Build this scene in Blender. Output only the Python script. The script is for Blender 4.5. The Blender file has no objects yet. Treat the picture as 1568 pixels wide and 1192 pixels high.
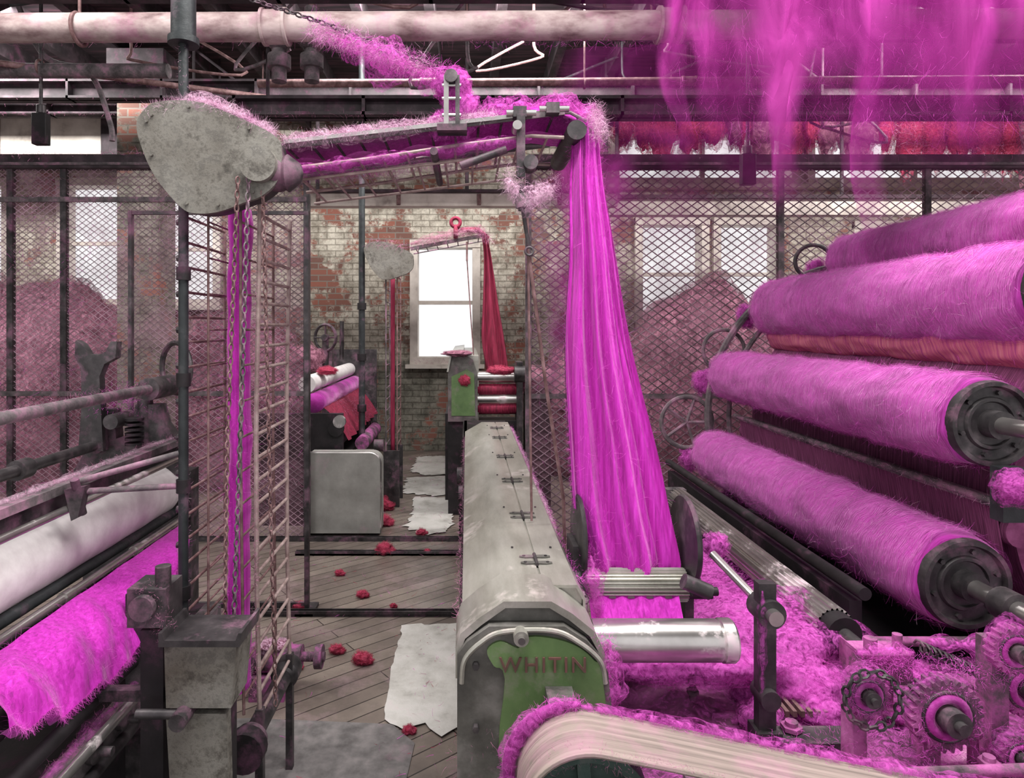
import bpy, math, random
from mathutils import Vector, Matrix, noise
random.seed(7)
R=random.random
def U(a,b): return a+(b-a)*random.random()
sc=bpy.context.scene
try:
    sc.view_settings.view_transform='Standard'; sc.view_settings.look='None'
except Exception: pass
def lin(c):
    o=[]
    for x in c:
        x=x/255.0
        o.append(x/12.92 if x<=0.04045 else ((x+0.055)/1.055)**2.4)
    return (*o,1.0)
# ------------------------------------------------------------ materials
def newmat(name):
    m=bpy.data.materials.new(name); m.use_nodes=True
    nt=m.node_tree; nt.nodes.clear()
    out=nt.nodes.new('ShaderNodeOutputMaterial'); b=nt.nodes.new('ShaderNodeBsdfPrincipled')
    nt.links.new(b.outputs[0],out.inputs[0]); return m,nt,b,out
def mapped(nt,scale=(1,1,1),rot=(0,0,0)):
    tc=nt.nodes.new('ShaderNodeTexCoord'); mp=nt.nodes.new('ShaderNodeMapping')
    mp.inputs['Scale'].default_value=scale; mp.inputs['Rotation'].default_value=rot
    nt.links.new(tc.outputs['Object'],mp.inputs[0]); return mp.outputs[0]
def noi(nt,vec,scale,detail=5,rough=.6,dist=0):
    n=nt.nodes.new('ShaderNodeTexNoise'); n.inputs['Scale'].default_value=scale
    n.inputs['Detail'].default_value=detail; n.inputs['Roughness'].default_value=rough; n.inputs['Distortion'].default_value=dist
    nt.links.new(vec,n.inputs['Vector']); return n.outputs['Fac']
def ramp(nt,fac,stops):
    r=nt.nodes.new('ShaderNodeValToRGB'); e=r.color_ramp.elements
    while len(e)<len(stops): e.new(0.5)
    for i,(p,c) in enumerate(stops):
        e[i].position=p; e[i].color=lin(c) if len(c)==3 else c
    nt.links.new(fac,r.inputs[0]); return r.outputs[0]
def bump(nt,b,h,s,d=.01):
    n=nt.nodes.new('ShaderNodeBump'); n.inputs['Strength'].default_value=s; n.inputs['Distance'].default_value=d
    nt.links.new(h,n.inputs['Height']); nt.links.new(n.outputs[0],b.inputs['Normal'])
def mixc(nt,a,b_,f,mode='MIX'):
    mx=nt.nodes.new('ShaderNodeMixRGB'); mx.blend_type=mode
    if isinstance(f,float): mx.inputs[0].default_value=f
    else: nt.links.new(f,mx.inputs[0])
    nt.links.new(a,mx.inputs[1]); nt.links.new(b_,mx.inputs[2]); return mx.outputs[0]
def mat(name,stops,scale=8,rough=.6,metal=0,bmp=.2,stretch=(1,1,1),detail=6,dist=0,sheen=0,bd=.01,rot=(0,0,0),nr=.6,lint=0,lcol=(206,140,176),lscale=5,big=None):
    m,nt,b,o=newmat(name); v=mapped(nt,stretch,rot)
    f=noi(nt,v,scale,detail,nr,dist)
    col=ramp(nt,f,stops)
    if big: # broad tonal variation: (scale, dark colour multiplier)
        col=mixc(nt,col,ramp(nt,noi(nt,mapped(nt,big[1]),big[0],4,.55),[(.3,big[2]),(.65,(255,255,255))]),.9,'MULTIPLY')
    if lint:
        lf=noi(nt,mapped(nt),lscale,10,.72)
        k=ramp(nt,lf,[(.62-lint*.25,(0,0,0)),(.80-lint*.2,(190,190,190))])
        lc=nt.nodes.new('ShaderNodeRGB'); lc.outputs[0].default_value=lin(lcol)
        col=mixc(nt,col,lc.outputs[0],k)
        inv=ramp(nt,lf,[(.62-lint*.25,(rough,rough,rough,1)),(.80-lint*.2,(.95,.95,.95,1))])
        nt.links.new(inv,b.inputs['Roughness'])
        if metal:
            mm=ramp(nt,lf,[(.62-lint*.25,(metal,metal,metal,1)),(.72-lint*.2,(0,0,0,1))]); nt.links.new(mm,b.inputs['Metallic'])
    else:
        b.inputs['Roughness'].default_value=rough; b.inputs['Metallic'].default_value=metal
    nt.links.new(col,b.inputs['Base Color'])
    if sheen: 
        b.inputs['Sheen Weight'].default_value=sheen; b.inputs['Sheen Tint'].default_value=lin((255,190,240)); b.inputs['Sheen Roughness'].default_value=.35
    if bmp: bump(nt,b,f,bmp,bd)
    return m
wool_roll=mat('wool_wound_magenta',[(.25,(146,24,124)),(.42,(188,42,166)),(.58,(208,62,190)),(.78,(234,124,220))],6,.85,0,.6,(1.2,26,1.2),9,1.2,.8,.012,big=(3.2,(1,2.4,1),(150,110,146)))
wool_sliver=mat('wool_sliver_magenta',[(.25,(140,18,126)),(.45,(184,28,166)),(.62,(204,46,190)),(.8,(224,92,210))],4,.8,0,.5,(26,18,.6),8,.6,.5,.006)
wool_fluff=mat('wool_fluff_magenta',[(.3,(150,34,128)),(.5,(188,60,166)),(.7,(214,112,196))],26,.9,0,.5,detail=8,sheen=.5,bd=.01,big=(9,(1,1,1),(130,104,126)))
wool_fib=mat('wool_fibre_magenta',[(.3,(190,50,168)),(.6,(218,90,198)),(.8,(236,148,222))],20,.8,0,0)
fib_pale=mat('lint_fibre_pale',[(.3,(204,140,184)),(.6,(230,190,214)),(.8,(244,224,234))],12,.8,0,0)
fib_dusty=mat('lint_fibre_dusty',[(.3,(156,84,126)),(.7,(198,132,166))],12,.8,0,0)
wool_dusty=mat('wool_dusty_rose',[(.3,(80,42,58)),(.45,(124,70,92)),(.6,(156,100,122)),(.78,(196,150,166))],9,.95,0,.5,detail=12,bd=.02,nr=.78,big=(2.5,(1,1,1),(110,90,100)))
wool_red=mat('wool_crimson',[(.3,(110,10,36)),(.5,(156,26,60)),(.75,(200,70,104))],30,.9,0,.4,detail=9,bd=.008)
cloth_red=mat('sliver_crimson',[(.3,(90,10,38)),(.55,(136,24,60)),(.8,(176,58,94))],8,.8,0,.4,(10,8,.6))
orange_roll=mat('wool_salmon',[(.3,(170,70,134)),(.45,(202,100,140)),(.6,(220,132,146)),(.8,(230,160,180))],7,.85,0,.3,(1,14,1))
lace=mat('card_clothing_dark_magenta',[(.3,(66,26,52)),(.5,(116,52,92)),(.7,(164,92,138))],8,.8,0,.5,(1,40,1),6)
steel=mat('polished_steel',[(.3,(160,156,154)),(.6,(202,198,196)),(.8,(224,220,220))],5,.28,.9,.05,(1,1,1),lint=.25)
steel_lid=mat('galvanised_lid',[(.25,(132,129,120)),(.45,(164,162,153)),(.62,(184,182,174)),(.8,(206,204,198))],3,.34,.55,.08,(3,.7,3),10,nr=.7,lint=.22,lcol=(186,146,166),lscale=3)
steel_d=mat('dark_oiled_steel',[(.3,(40,38,40)),(.55,(72,68,70)),(.8,(120,110,114))],12,.5,.5,.25,lint=.45,lcol=(172,104,144))
cream=mat('cream_roller',[(.3,(216,208,210)),(.6,(236,231,231)),(.8,(246,243,243))],4,.5,0,.1,(.6,4,4))
grey_m=mat('mottled_grey_iron',[(.3,(58,54,49)),(.40,(98,94,88)),(.5,(134,131,124)),(.6,(106,103,98)),(.72,(172,169,162))],15,.62,.1,.4,detail=10,nr=.78,big=(5,(1,1,1),(160,150,140)))
black=mat('black_iron',[(.3,(16,13,16)),(.7,(42,36,40))],10,.6,.2,.2,lint=.3,lcol=(126,64,104))
green=mat('green_enamel',[(.2,(66,84,56)),(.45,(92,120,74)),(.62,(106,134,84)),(.8,(130,142,116))],7,.5,.1,.15,detail=9,lint=.35,lcol=(164,140,148),lscale=8)
greygreen=mat('worn_grey_casting',[(.3,(62,61,58)),(.5,(92,90,86)),(.7,(130,127,124))],9,.55,.2,.3,detail=9,lint=.45,lcol=(174,130,154))
dkgreen=mat('dark_grey_iron',[(.3,(32,36,38)),(.6,(52,56,58)),(.8,(88,86,88))],14,.5,.3,.3,lint=.3,lcol=(160,104,138))
pul_green=mat('dark_green_pulley',[(.3,(28,44,42)),(.6,(46,66,62)),(.8,(84,84,84))],14,.5,.2,.3,lint=.3,lcol=(160,100,138))
rust=mat('rusty_rail',[(.3,(86,60,60)),(.5,(124,94,94)),(.7,(164,132,134))],20,.7,.2,.3)
brass=mat('ladder_rail_dusty',[(.3,(126,104,102)),(.6,(176,156,152)),(.8,(212,194,194))],20,.5,.2,.2)
lintmetal=mat('lint_covered_iron',[(.36,(52,42,48)),(.46,(100,74,90)),(.55,(164,82,142)),(.75,(204,130,184))],7,.85,.05,.5,detail=11,bd=.012,nr=.7)
lintmetal2=mat('lint_dusted_iron',[(.36,(64,60,62)),(.5,(106,96,100)),(.6,(152,114,134)),(.8,(196,142,174))],8,.75,.1,.4,detail=10,bd=.01,nr=.7)
lintdeck=mat('lint_covered_deck',[(.3,(88,46,70)),(.45,(142,74,122)),(.58,(178,100,156)),(.75,(212,166,194))],7,.95,0,.7,detail=11,bd=.015,big=(4,(1,1,1),(100,80,94)))
belt=mat('canvas_leather_belt',[(.3,(104,94,88)),(.5,(134,121,114)),(.7,(160,145,138))],5,.65,0,.15,(.5,22,1),4,lint=.45,lcol=(190,124,160),lscale=4)
pipe_m=mat('painted_pipe_peeling',[(.3,(88,58,62)),(.42,(146,124,124)),(.55,(182,164,162)),(.75,(204,188,188))],5,.7,0,.3,(1,2,2),9,lint=.45,lcol=(188,112,154))
white_p=mat('cream_painted_beam',[(.3,(140,129,123)),(.45,(198,189,180)),(.7,(226,218,209))],4,.7,0,.2,detail=8)
dark_b=mat('dark_roof_beam',[(.3,(28,23,26)),(.5,(52,43,48)),(.7,(88,72,80))],6,.8,0,.3,detail=8,lint=.3,lcol=(140,70,112))
ceil_m=mat('dark_ceiling_boards',[(.3,(24,17,21)),(.5,(50,36,43)),(.7,(92,60,72))],3,.9,0,.4,(.6,6,1),8)  # dark brown boards, tone varied by stretched noise
fence_m=mat('fence_wire_linty',[(.3,(94,80,88)),(.5,(150,126,138)),(.7,(200,166,184))],4,.7,.1,0)
paper_shine_m=mat('white_paper_and_shine',[(.3,(150,147,142)),(.45,(190,187,182)),(.7,(218,215,212))],5,.38,0,.4,detail=9,nr=.7,bd=.02,lint=.15,lcol=(186,150,162))  # near paper, and the far floor's bright shine as pale colour
conc=mat('worn_concrete',[(.3,(80,76,76)),(.5,(108,104,104)),(.7,(132,126,126))],14,.8,0,.3,detail=10,lint=.25,lcol=(160,126,142))
def brickmat(name,paintlo,painthi,cut):
    m,nt,b,o=newmat(name)
    tc=nt.nodes.new('ShaderNodeTexCoord'); sp=nt.nodes.new('ShaderNodeSeparateXYZ'); cb=nt.nodes.new('ShaderNodeCombineXYZ')
    nt.links.new(tc.outputs['Object'],sp.inputs[0])
    ad=nt.nodes.new('ShaderNodeMath'); ad.operation='ADD'
    nt.links.new(sp.outputs[0],ad.inputs[0]); nt.links.new(sp.outputs[1],ad.inputs[1])
    nt.links.new(ad.outputs[0],cb.inputs[0]); nt.links.new(sp.outputs[2],cb.inputs[1])
    br=nt.nodes.new('ShaderNodeTexBrick'); br.inputs['Scale'].default_value=1
    br.inputs['Brick Width'].default_value=.22; br.inputs['Row Height'].default_value=.078
    br.inputs['Mortar Size'].default_value=.008; br.inputs['Color1'].default_value=lin((146,92,78)); br.inputs['Color2'].default_value=lin((110,80,72)); br.inputs['Mortar'].default_value=lin((128,118,110))
    nt.links.new(cb.outputs[0],br.inputs['Vector'])
    n=noi(nt,tc.outputs['Object'],1.9,11,.72)
    pc=ramp(nt,noi(nt,tc.outputs['Object'],6,10,.78),[(.34,paintlo),(.46,tuple(int((a+c)/2) for a,c in zip(paintlo,painthi))),(.60,painthi)])
    fa=ramp(nt,n,[(cut,(0,0,0)),(cut+.05,(255,255,255))])
    dk=mixc(nt,pc,ramp(nt,br.outputs['Fac'],[(0,(255,255,255)),(1,(140,134,126))]),.6,'MULTIPLY')
    nt.links.new(mixc(nt,br.outputs['Color'],dk,fa),b.inputs['Base Color']); b.inputs['Roughness'].default_value=.9
    inv=nt.nodes.new('ShaderNodeMath'); inv.operation='SUBTRACT'; inv.inputs[0].default_value=1; nt.links.new(br.outputs['Fac'],inv.inputs[1])
    bump(nt,b,inv.outputs[0],.6,.01); return m
brick=brickmat('painted_brick',(118,110,98),(208,202,188),.45)
brick_d=brickmat('grimy_brick',(74,72,64),(136,132,122),.43)
m,nt,b,o=newmat('worn_floorboards'); v=mapped(nt,(1,1,1),(0,0,math.radians(-38)))
br=nt.nodes.new('ShaderNodeTexBrick'); br.inputs['Scale'].default_value=1; br.inputs['Brick Width'].default_value=3.1; br.inputs['Row Height'].default_value=.085
br.inputs['Mortar Size'].default_value=.003; br.inputs['Color1'].default_value=lin((148,138,130)); br.inputs['Color2'].default_value=lin((124,114,108)); br.inputs['Mortar'].default_value=lin((50,44,42))
nt.links.new(v,br.inputs['Vector'])
nf=noi(nt,mapped(nt,(1,1,1)),2.5,9,.65)
cc=mixc(nt,br.outputs['Color'],ramp(nt,nf,[(.3,(150,140,140)),(.6,(240,236,232))]),.8,'MULTIPLY')
lc=nt.nodes.new('ShaderNodeRGB'); lc.outputs[0].default_value=lin((196,162,174))
cc=mixc(nt,cc,lc.outputs[0],ramp(nt,noi(nt,mapped(nt),3.3,11,.75),[(.52,(0,0,0)),(.70,(150,150,150))]))
nt.links.new(cc,b.inputs['Base Color']); nt.links.new(ramp(nt,nf,[(.3,(.42,.42,.42,1)),(.7,(.22,.22,.22,1))]),b.inputs['Roughness'])
bump(nt,b,nf,.2,.01); floor_m=m
def veil(name,col,col2,sc_,stretch,lo,hi,mx_,rot=(0,0,0),dist=.6):
    m,nt,b,o=newmat(name); v=mapped(nt,stretch,rot)
    f=noi(nt,v,sc_,9,.68,dist)
    nt.links.new(ramp(nt,f,[(.3,col),(.7,col2)]),b.inputs['Base Color']); b.inputs['Roughness'].default_value=1
    b.inputs['Specular IOR Level'].default_value=0
    at=nt.nodes.new('ShaderNodeAttribute'); at.attribute_name='a'
    rr=ramp(nt,f,[(lo,(0,0,0,1)),(hi,(mx_,mx_,mx_,1))])
    mu=nt.nodes.new('ShaderNodeMath'); mu.operation='MULTIPLY'; mu.use_clamp=True; nt.links.new(at.outputs['Fac'],mu.inputs[0]); nt.links.new(rr,mu.inputs[1])
    nt.links.new(mu.outputs[0],b.inputs['Alpha']); return m
veil_mag=veil('hanging_lint_magenta',(134,30,114),(184,70,158),1.4,(1.8,1.8,.7),.10,.60,.95,dist=1.4)
veil_dusty=veil('fence_lint_dusty',(150,104,124),(198,152,172),3,(1,1,1),.34,.70,.8)
veil_fluff=veil('wool_fluff_shell',(190,52,168),(222,112,204),42,(1,1,1),.42,.62,.9,dist=1.5)
veil_pale=veil('pale_fluff_shell',(210,150,190),(236,202,222),50,(1,1,1),.44,.62,.9,dist=1.5)
veil_roll=veil('roll_fluff_shell',(200,60,180),(236,146,220),9,(1.8,18,1.8),.45,.66,.85,dist=1.6)
veil_red=veil('red_fluff_shell',(150,30,62),(210,96,124),50,(1,1,1),.42,.62,.9,dist=1.5)
veil_pile=veil('pile_fluff_shell',(130,76,98),(196,140,160),12,(1,1,1),.38,.62,.9,dist=1.5)
soft={wool_roll,wool_sliver,wool_fluff,wool_dusty,wool_red,cloth_red,orange_roll,lintdeck,veil_mag,veil_dusty,veil_fluff,veil_pale,veil_roll,veil_red,veil_pile}
# ------------------------------------------------------------ mesh builder
class MB:
    def __init__(s,n): s.n=n;s.v=[];s.f=[];s.m=[];s.mats=[];s.a=[]
    def add(s,vs,fs,mt,al=None):
        if mt not in s.mats: s.mats.append(mt)
        k=s.mats.index(mt); o=len(s.v)
        s.v+= [tuple(p) for p in vs]; s.f+=[tuple(i+o for i in f) for f in fs]; s.m+=[k]*len(fs)
        if al is None: s.a+=[1.0]*len(vs)
        elif isinstance(al,(float,int)): s.a+=[float(al)]*len(vs)
        else: s.a+=al
    def box(s,c,d,mt,rot=None,top=1.0):
        vs=[]
        for z in(-.5,.5):
            t=top if z>0 else 1
            for x,y in((-.5,-.5),(.5,-.5),(.5,.5),(-.5,.5)):
                p=Vector((x*d[0]*t,y*d[1]*t,z*d[2]))
                if rot: p=rot@p
                vs.append(p+Vector(c))
        s.add(vs,[(3,2,1,0),(4,5,6,7),(0,1,5,4),(1,2,6,5),(2,3,7,6),(3,0,4,7)],mt)
    def bb(s,x0,x1,y0,y1,z0,z1,mt): s.box(((x0+x1)/2,(y0+y1)/2,(z0+z1)/2),(abs(x1-x0),abs(y1-y0),abs(z1-z0)),mt)
    def beam(s,a,b,w,h,mt):
        a=Vector(a);b=Vector(b);d=b-a;q=d.to_track_quat('X','Z').to_matrix()
        s.box((a+b)/2,(d.length,w,h),mt,q)
    def tube(s,pts,r,mt,seg=8,closed=False,cap=True,al=None):
        P=[Vector(p) for p in pts];n=len(P);rs=r if isinstance(r,(list,tuple)) else [r]*n
        vs=[];prev=None
        for i in range(n):
            if closed: t=P[(i+1)%n]-P[i-1]
            else: t=P[min(i+1,n-1)]-P[max(i-1,0)]
            if t.length<1e-9: t=Vector((0,0,1))
            t.normalize()
            if prev is None:
                a=Vector((0,0,1)) if abs(t.z)<.9 else Vector((1,0,0)); nn=t.cross(a).normalized()
            else:
                nn=(prev-t*prev.dot(t)); nn=nn.normalized() if nn.length>1e-6 else t.orthogonal().normalized()
            prev=nn;bn=t.cross(nn)
            for k in range(seg):
                an=2*math.pi*k/seg; vs.append(P[i]+(nn*math.cos(an)+bn*math.sin(an))*rs[i])
        fs=[];m_=n if closed else n-1
        for i in range(m_):
            j=(i+1)%n
            for k in range(seg):
                l=(k+1)%seg; fs.append((i*seg+k,i*seg+l,j*seg+l,j*seg+k))
        if cap and not closed: fs+= [tuple(range(seg))[::-1],tuple((n-1)*seg+k for k in range(seg))]
        s.add(vs,fs,mt,al)
    def cyl(s,a,b,r,mt,r2=None,seg=20):
        s.tube([a,b],[r,r if r2 is None else r2],mt,seg)
    def ring(s,c,ax,Rr,r,mt,n=28,seg=8):
        c=Vector(c);ax=Vector(ax).normalized();e=ax.orthogonal().normalized();g=ax.cross(e)
        s.tube([c+(e*math.cos(2*math.pi*i/n)+g*math.sin(2*math.pi*i/n))*Rr for i in range(n)],r,mt,seg,True)
    def prism(s,pts,pl,a,b,mt):
        n=len(pts)
        def q(p,h):
            if pl=='xz': return (p[0],h,p[1])
            if pl=='yz': return (h,p[0],p[1])
            return (p[0],p[1],h)
        vs=[q(p,a) for p in pts]+[q(p,b) for p in pts]
        fs=[tuple(range(n)),tuple(range(2*n-1,n-1,-1))]+[(i,i+n,(i+1)%n+n,(i+1)%n) for i in range(n)]
        s.add(vs,fs,mt)
    def grid(s,fn,nu,nv,mt,cu=False,al=None):
        vs=[];aa=[]
        for j in range(nv+1):
            for i in range(nu if cu else nu+1):
                vs.append(fn(i/nu,j/nv)); 
                if callable(al): aa.append(al(i/nu,j/nv))
        w=nu if cu else nu+1;fs=[]
        for j in range(nv):
            for i in range(nu):
                k=(i+1)%w if cu else i+1
                fs.append((j*w+i,j*w+k,(j+1)*w+k,(j+1)*w+i))
        s.add(vs,fs,mt,aa if aa else al)
    def lathe(s,prof,c,mt,seg=40,axis='y',amp=0,fr=6,al=None):
        def fn(u,v):
            k=min(int(round(v*(len(prof)-1))),len(prof)-1); h,r=prof[k];a=2*math.pi*u
            if amp: r=r+amp*noise.noise(Vector((math.cos(a)*fr*.3,math.sin(a)*fr*.3,h*fr)))*(1 if r>.02 else 0)
            if axis=='y': return (c[0]+r*math.cos(a),h,c[1]+r*math.sin(a))
            if axis=='x': return (h,c[0]+r*math.cos(a),c[1]+r*math.sin(a))
            return (c[0]+r*math.cos(a),c[1]+r*math.sin(a),h)
        s.grid(fn,seg,len(prof)-1,mt,True,al)
    def blob(s,c,r,mt,seed=0,amp=.3,fr=2.2,n=30,al=None):
        c=Vector(c)
        def fn(u,v):
            a=2*math.pi*u;t=math.pi*v
            d=Vector((math.sin(t)*math.cos(a),math.sin(t)*math.sin(a),math.cos(t)))
            k=1+amp*noise.noise(d*fr+Vector((seed*7.3,seed,0)))+amp*.5*noise.noise(d*fr*2.7+Vector((seed*3.1,0,seed)))
            return (c.x+d.x*r[0]*k,c.y+d.y*r[1]*k,c.z+d.z*r[2]*k)
        s.grid(fn,n,n//2+2,mt,True,al)
    def tuft(s,c,r,seed=0,amp=.3,n=30,core=None,shell=None,fz=250,fm=None,fl=.03):
        core=core or wool_fluff;shell=shell or veil_fluff;fm=fm or wool_fib
        s.blob(c,r,core,seed,amp,2.2,n)
        m_=min(r)
        for k,(e,a) in enumerate(((.14,.9),(.34,.55))): s.blob(c,tuple(q+m_*e*1.3 for q in r),shell,seed,amp*1.1,2.2,n,al=a)
        for _ in range(fz):
            d=Vector((random.gauss(0,1),random.gauss(0,1),random.gauss(0,1))).normalized()
            s.fibre((c[0]+d.x*r[0],c[1]+d.y*r[1],c[2]+d.z*r[2]),d+Vector((U(-1,1),U(-1,1),U(-1,1)))*.6,U(.3,1.2)*fl,.0012,fm,1.2)
    def fibre(s,p,d,L,w,mt,curl=.5,droop=0):
        w*=.55;L*=.75
        p=Vector(p);d=Vector(d).normalized();sd=d.orthogonal().normalized()
        if R()<.5: sd=d.cross(sd)
        vs=[];n=4;c=Vector((U(-1,1),U(-1,1),U(-1,1)))*curl*1.5
        for i in range(n+1):
            ww=w*(1-.7*i/n); vs+= [p-sd*ww/2,p+sd*ww/2]
            d=(d+c*.5+Vector((0,0,-droop))*.4+Vector((U(-1,1),U(-1,1),U(-1,1)))*.35*curl).normalized(); p=p+d*L/n
        s.add(vs,[(2*i,2*i+1,2*i+3,2*i+2) for i in range(n)],mt)
    def fuzzline(s,pts,rad,n,L,w,mt,curl=.8,up=0):
        P=[Vector(p) for p in pts]
        for _ in range(n):
            k=random.randrange(len(P)-1);t=R();c=P[k].lerp(P[k+1],t)
            d=Vector((random.gauss(0,1),random.gauss(0,1),random.gauss(0,1)+up)).normalized()
            s.fibre(c+d*rad*R()**.5,d,L*U(.3,1.1),w,mt,curl*1.5)
    def fluffline(s,pts,rad,mt=None,dens=1,off=(0,0,0),step=.012):
        mt=mt or veil_fluff
        P=[Vector(p) for p in pts];Q=[]
        for a,b_ in zip(P,P[1:]):
            n=max(1,int((b_-a).length/step)); Q+=[a.lerp(b_,k/n) for k in range(n)]
        Q.append(P[-1]);n=len(Q);sd=U(0,50)
        for k,(e,a) in enumerate(((.5,.9),(.95,.55))):
            rr=[]
            for i,q in enumerate(Q):
                env=min(1,(i+1)/5,(n-i)/5); rr.append(max(.001,rad*e*env*(1+.9*noise.noise(q*14+Vector((sd,0,0)))+.5*noise.noise(q*40))))
            s.tube([q+Vector(off)*e for q in Q],rr,mt,12,al=a*dens)
    def chain(s,pts,mt,step=.02,r=.0022,lw=.006):
        P=[Vector(p) for p in pts];out=[];
        for i in range(len(P)-1):
            n=max(1,int((P[i+1]-P[i]).length/step)); out+= [(P[i].lerp(P[i+1],k/n),(P[i+1]-P[i]).normalized()) for k in range(n)]
        for i,(p,t) in enumerate(out):
            a=t.orthogonal().normalized(); 
            if i%2: a=t.cross(a)
            s.tube([p+t*(step*.62*math.cos(q))+a*(lw*math.sin(q)) for q in [2*math.pi*k/8 for k in range(8)]],r,mt,4,True)
    def gear(s,c,r,th,teeth,mt,hub=None):
        pts=[]
        for i in range(teeth*4):
            a=2*math.pi*i/(teeth*4); rr=r if i%4<2 else r*.87
            pts.append((c[0]+rr*math.cos(a),c[2]+rr*math.sin(a)))
        s.prism(pts,'xz',c[1]-th/2,c[1]+th/2,mt)
        s.cyl((c[0],c[1]-th*1.4,c[2]),(c[0],c[1]+th,c[2]),r*.35,hub or mt)
        s.cyl((c[0],c[1]-th*1.8,c[2]),(c[0],c[1]+th*2,c[2]),r*.16,steel_d)
        s.ring((c[0],c[1]-th/2,c[2]),(0,1,0),r*.68,r*.05,hub or mt)
    def done(s,bevel=0,parent=None):
        me=bpy.data.meshes.new(s.n); me.from_pydata(s.v,[],s.f)
        for m_ in s.mats: me.materials.append(m_)
        me.polygons.foreach_set('material_index',s.m)
        me.polygons.foreach_set('use_smooth',[True]*len(s.f))
        at=me.attributes.new('a','FLOAT','POINT'); at.data.foreach_set('value',s.a)
        me.update()
        try:
            me.set_sharp_from_angle(angle=math.radians(38))
            si={i for i,m_ in enumerate(s.mats) if m_ in soft}
            if si and 'sharp_edge' in me.attributes:
                ne=len(me.edges); fl=[False]*ne; me.attributes['sharp_edge'].data.foreach_get('value',fl)
                for p in me.polygons:
                    if p.material_index in si:
                        for li in p.loop_indices: fl[me.loops[li].edge_index]=False
                me.attributes['sharp_edge'].data.foreach_set('value',fl)
        except Exception: pass
        ob=bpy.data.objects.new(s.n,me); sc.collection.objects.link(ob)
        if bevel:
            b_=ob.modifiers.new('bevel','BEVEL'); b_.width=bevel; b_.segments=2; b_.limit_method='ANGLE'; b_.angle_limit=math.radians(40)
        if parent: ob.parent=parent
        return ob
def spline(pts,n=6,closed=True):
    out=[];N=len(pts)
    rng=range(N) if closed else range(N-1)
    for i in rng:
        g=lambda k: pts[k%N] if closed else pts[max(0,min(N-1,k))]
        p0,p1,p2,p3=g(i-1),g(i),g(i+1),g(i+2)
        for k in range(n):
            t=k/n
            out.append(tuple(.5*((2*b)+(c-a)*t+(2*a-5*b+4*c-d)*t*t+(3*b-a-3*c+d)*t**3) for a,b,c,d in zip(p0,p1,p2,p3)))
    if not closed: out.append(tuple(pts[-1]))
    return out
# ------------------------------------------------------------ room shell
f=MB('floor'); f.bb(-7.5,7.5,-2,8.55,-.1,0,floor_m); f.done()
f=MB('concrete_floor_slab'); f.prism([(-1.5,.9),(-.22,.9),(-.24,1.9),(-.2,2.5),(-.3,2.62),(-.9,2.66),(-1.5,2.6)],'xy',0,.006,conc); f.done()
c=MB('ceiling'); c.bb(-7.5,7.5,-2,8.55,4.3,4.4,ceil_m)
for i in range(26): c.bb(-7.3+i*.58,-7.22+i*.58,-2,8.4,4.12,4.3,dark_b)
c.done()
wins=[(-.68,.12,1.16,2.66),(-5.2,-4.4,1.9,3.45),(2.2,3.05,1.6,2.95),(3.2,4.0,1.6,2.95),(4.4,7.2,3.45,4.1),(1.9,4.2,3.45,4.1),(-7.0,-5.9,1.9,3.45),(5.0,6.2,1.4,2.9),(-3.9,-3.2,1.9,3.3)]
w=MB('wall_back'); xs=sorted({-7.5,7.5}|{a for q in wins for a in q[:2]})
for a,b_ in zip(xs,xs[1:]):
    hs=sorted([(q[2],q[3]) for q in wins if q[0]<=a+1e-6 and q[1]>=b_-1e-6]); z=0
    for lo,hi in hs+[(4.3,4.3)]:
        if lo>z:
            m_=brick if z>=1 else brick_d
            if z==0 and lo>1.16: w.bb(a,b_,8.4,8.65,0,1.16,brick_d); w.bb(a,b_,8.4,8.65,1.16,lo,brick)
            else: w.bb(a,b_,8.4,8.65,z,lo,m_)
        z=hi
w.done()
w=MB('wall_left'); w.bb(-7.6,-7.5,-2,8.65,0,4.3,brick); w.done()
w=MB('wall_right'); w.bb(7.5,7.6,-2,8.65,0,4.3,brick); w.done()
for i,(a,b_,lo,hi) in enumerate(wins):
    w=MB('window_%d'%(i+1)); t=.05
    for x in(a,b_): w.bb(x-t,x+t,8.34,8.6,lo-t,hi+t,white_p)
    for z in(lo,hi): w.bb(a-t,b_+t,8.32,8.6,z-t,z+t,white_p)
    if hi-lo>1: mz=(lo+hi)/2; w.bb(a,b_,8.45,8.5,mz-.025,mz+.025,white_p)
    n=max(1,int((b_-a)/1.0))
    for k in range(1,n): 
        x=a+(b_-a)*k/n; w.bb(x-.03,x+.03,8.45,8.5,lo,hi,white_p)
    w.bb(a-.1,b_+.1,8.25,8.45,lo-.09,lo-.04,white_p)
    if i==0: w.fuzzline([(a,8.3,lo),(b_,8.3,lo)],.03,200,.08,.004,fib_dusty)
    w.done(.004)
w=MB('brick_column'); x=-3.0; w.bb(x-.19,x+.19,5.95,6.3,0,4.12,brick_d); w.bb(x-.26,x+.26,5.9,6.35,3.9,4.12,dark_b); w.bb(x-.23,x+.23,5.92,6.33,0,.18,brick_d); w.done(.005)
for i,(y,x0,x1) in enumerate([(4.88,-3.9,-.02),(4.58,-1.2,-.02),(3.62,-1.25,-.02)]):
    w=MB('trim_%d'%(i+1)); w.bb(x0,x1,y-.02,y+.02,0,.014,steel_d); w.bb(x0,x1,y-.02,y-.012,0,.03,steel_d); w.bb(x0,x1,y+.012,y+.02,0,.03,steel_d); w.done()
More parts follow.
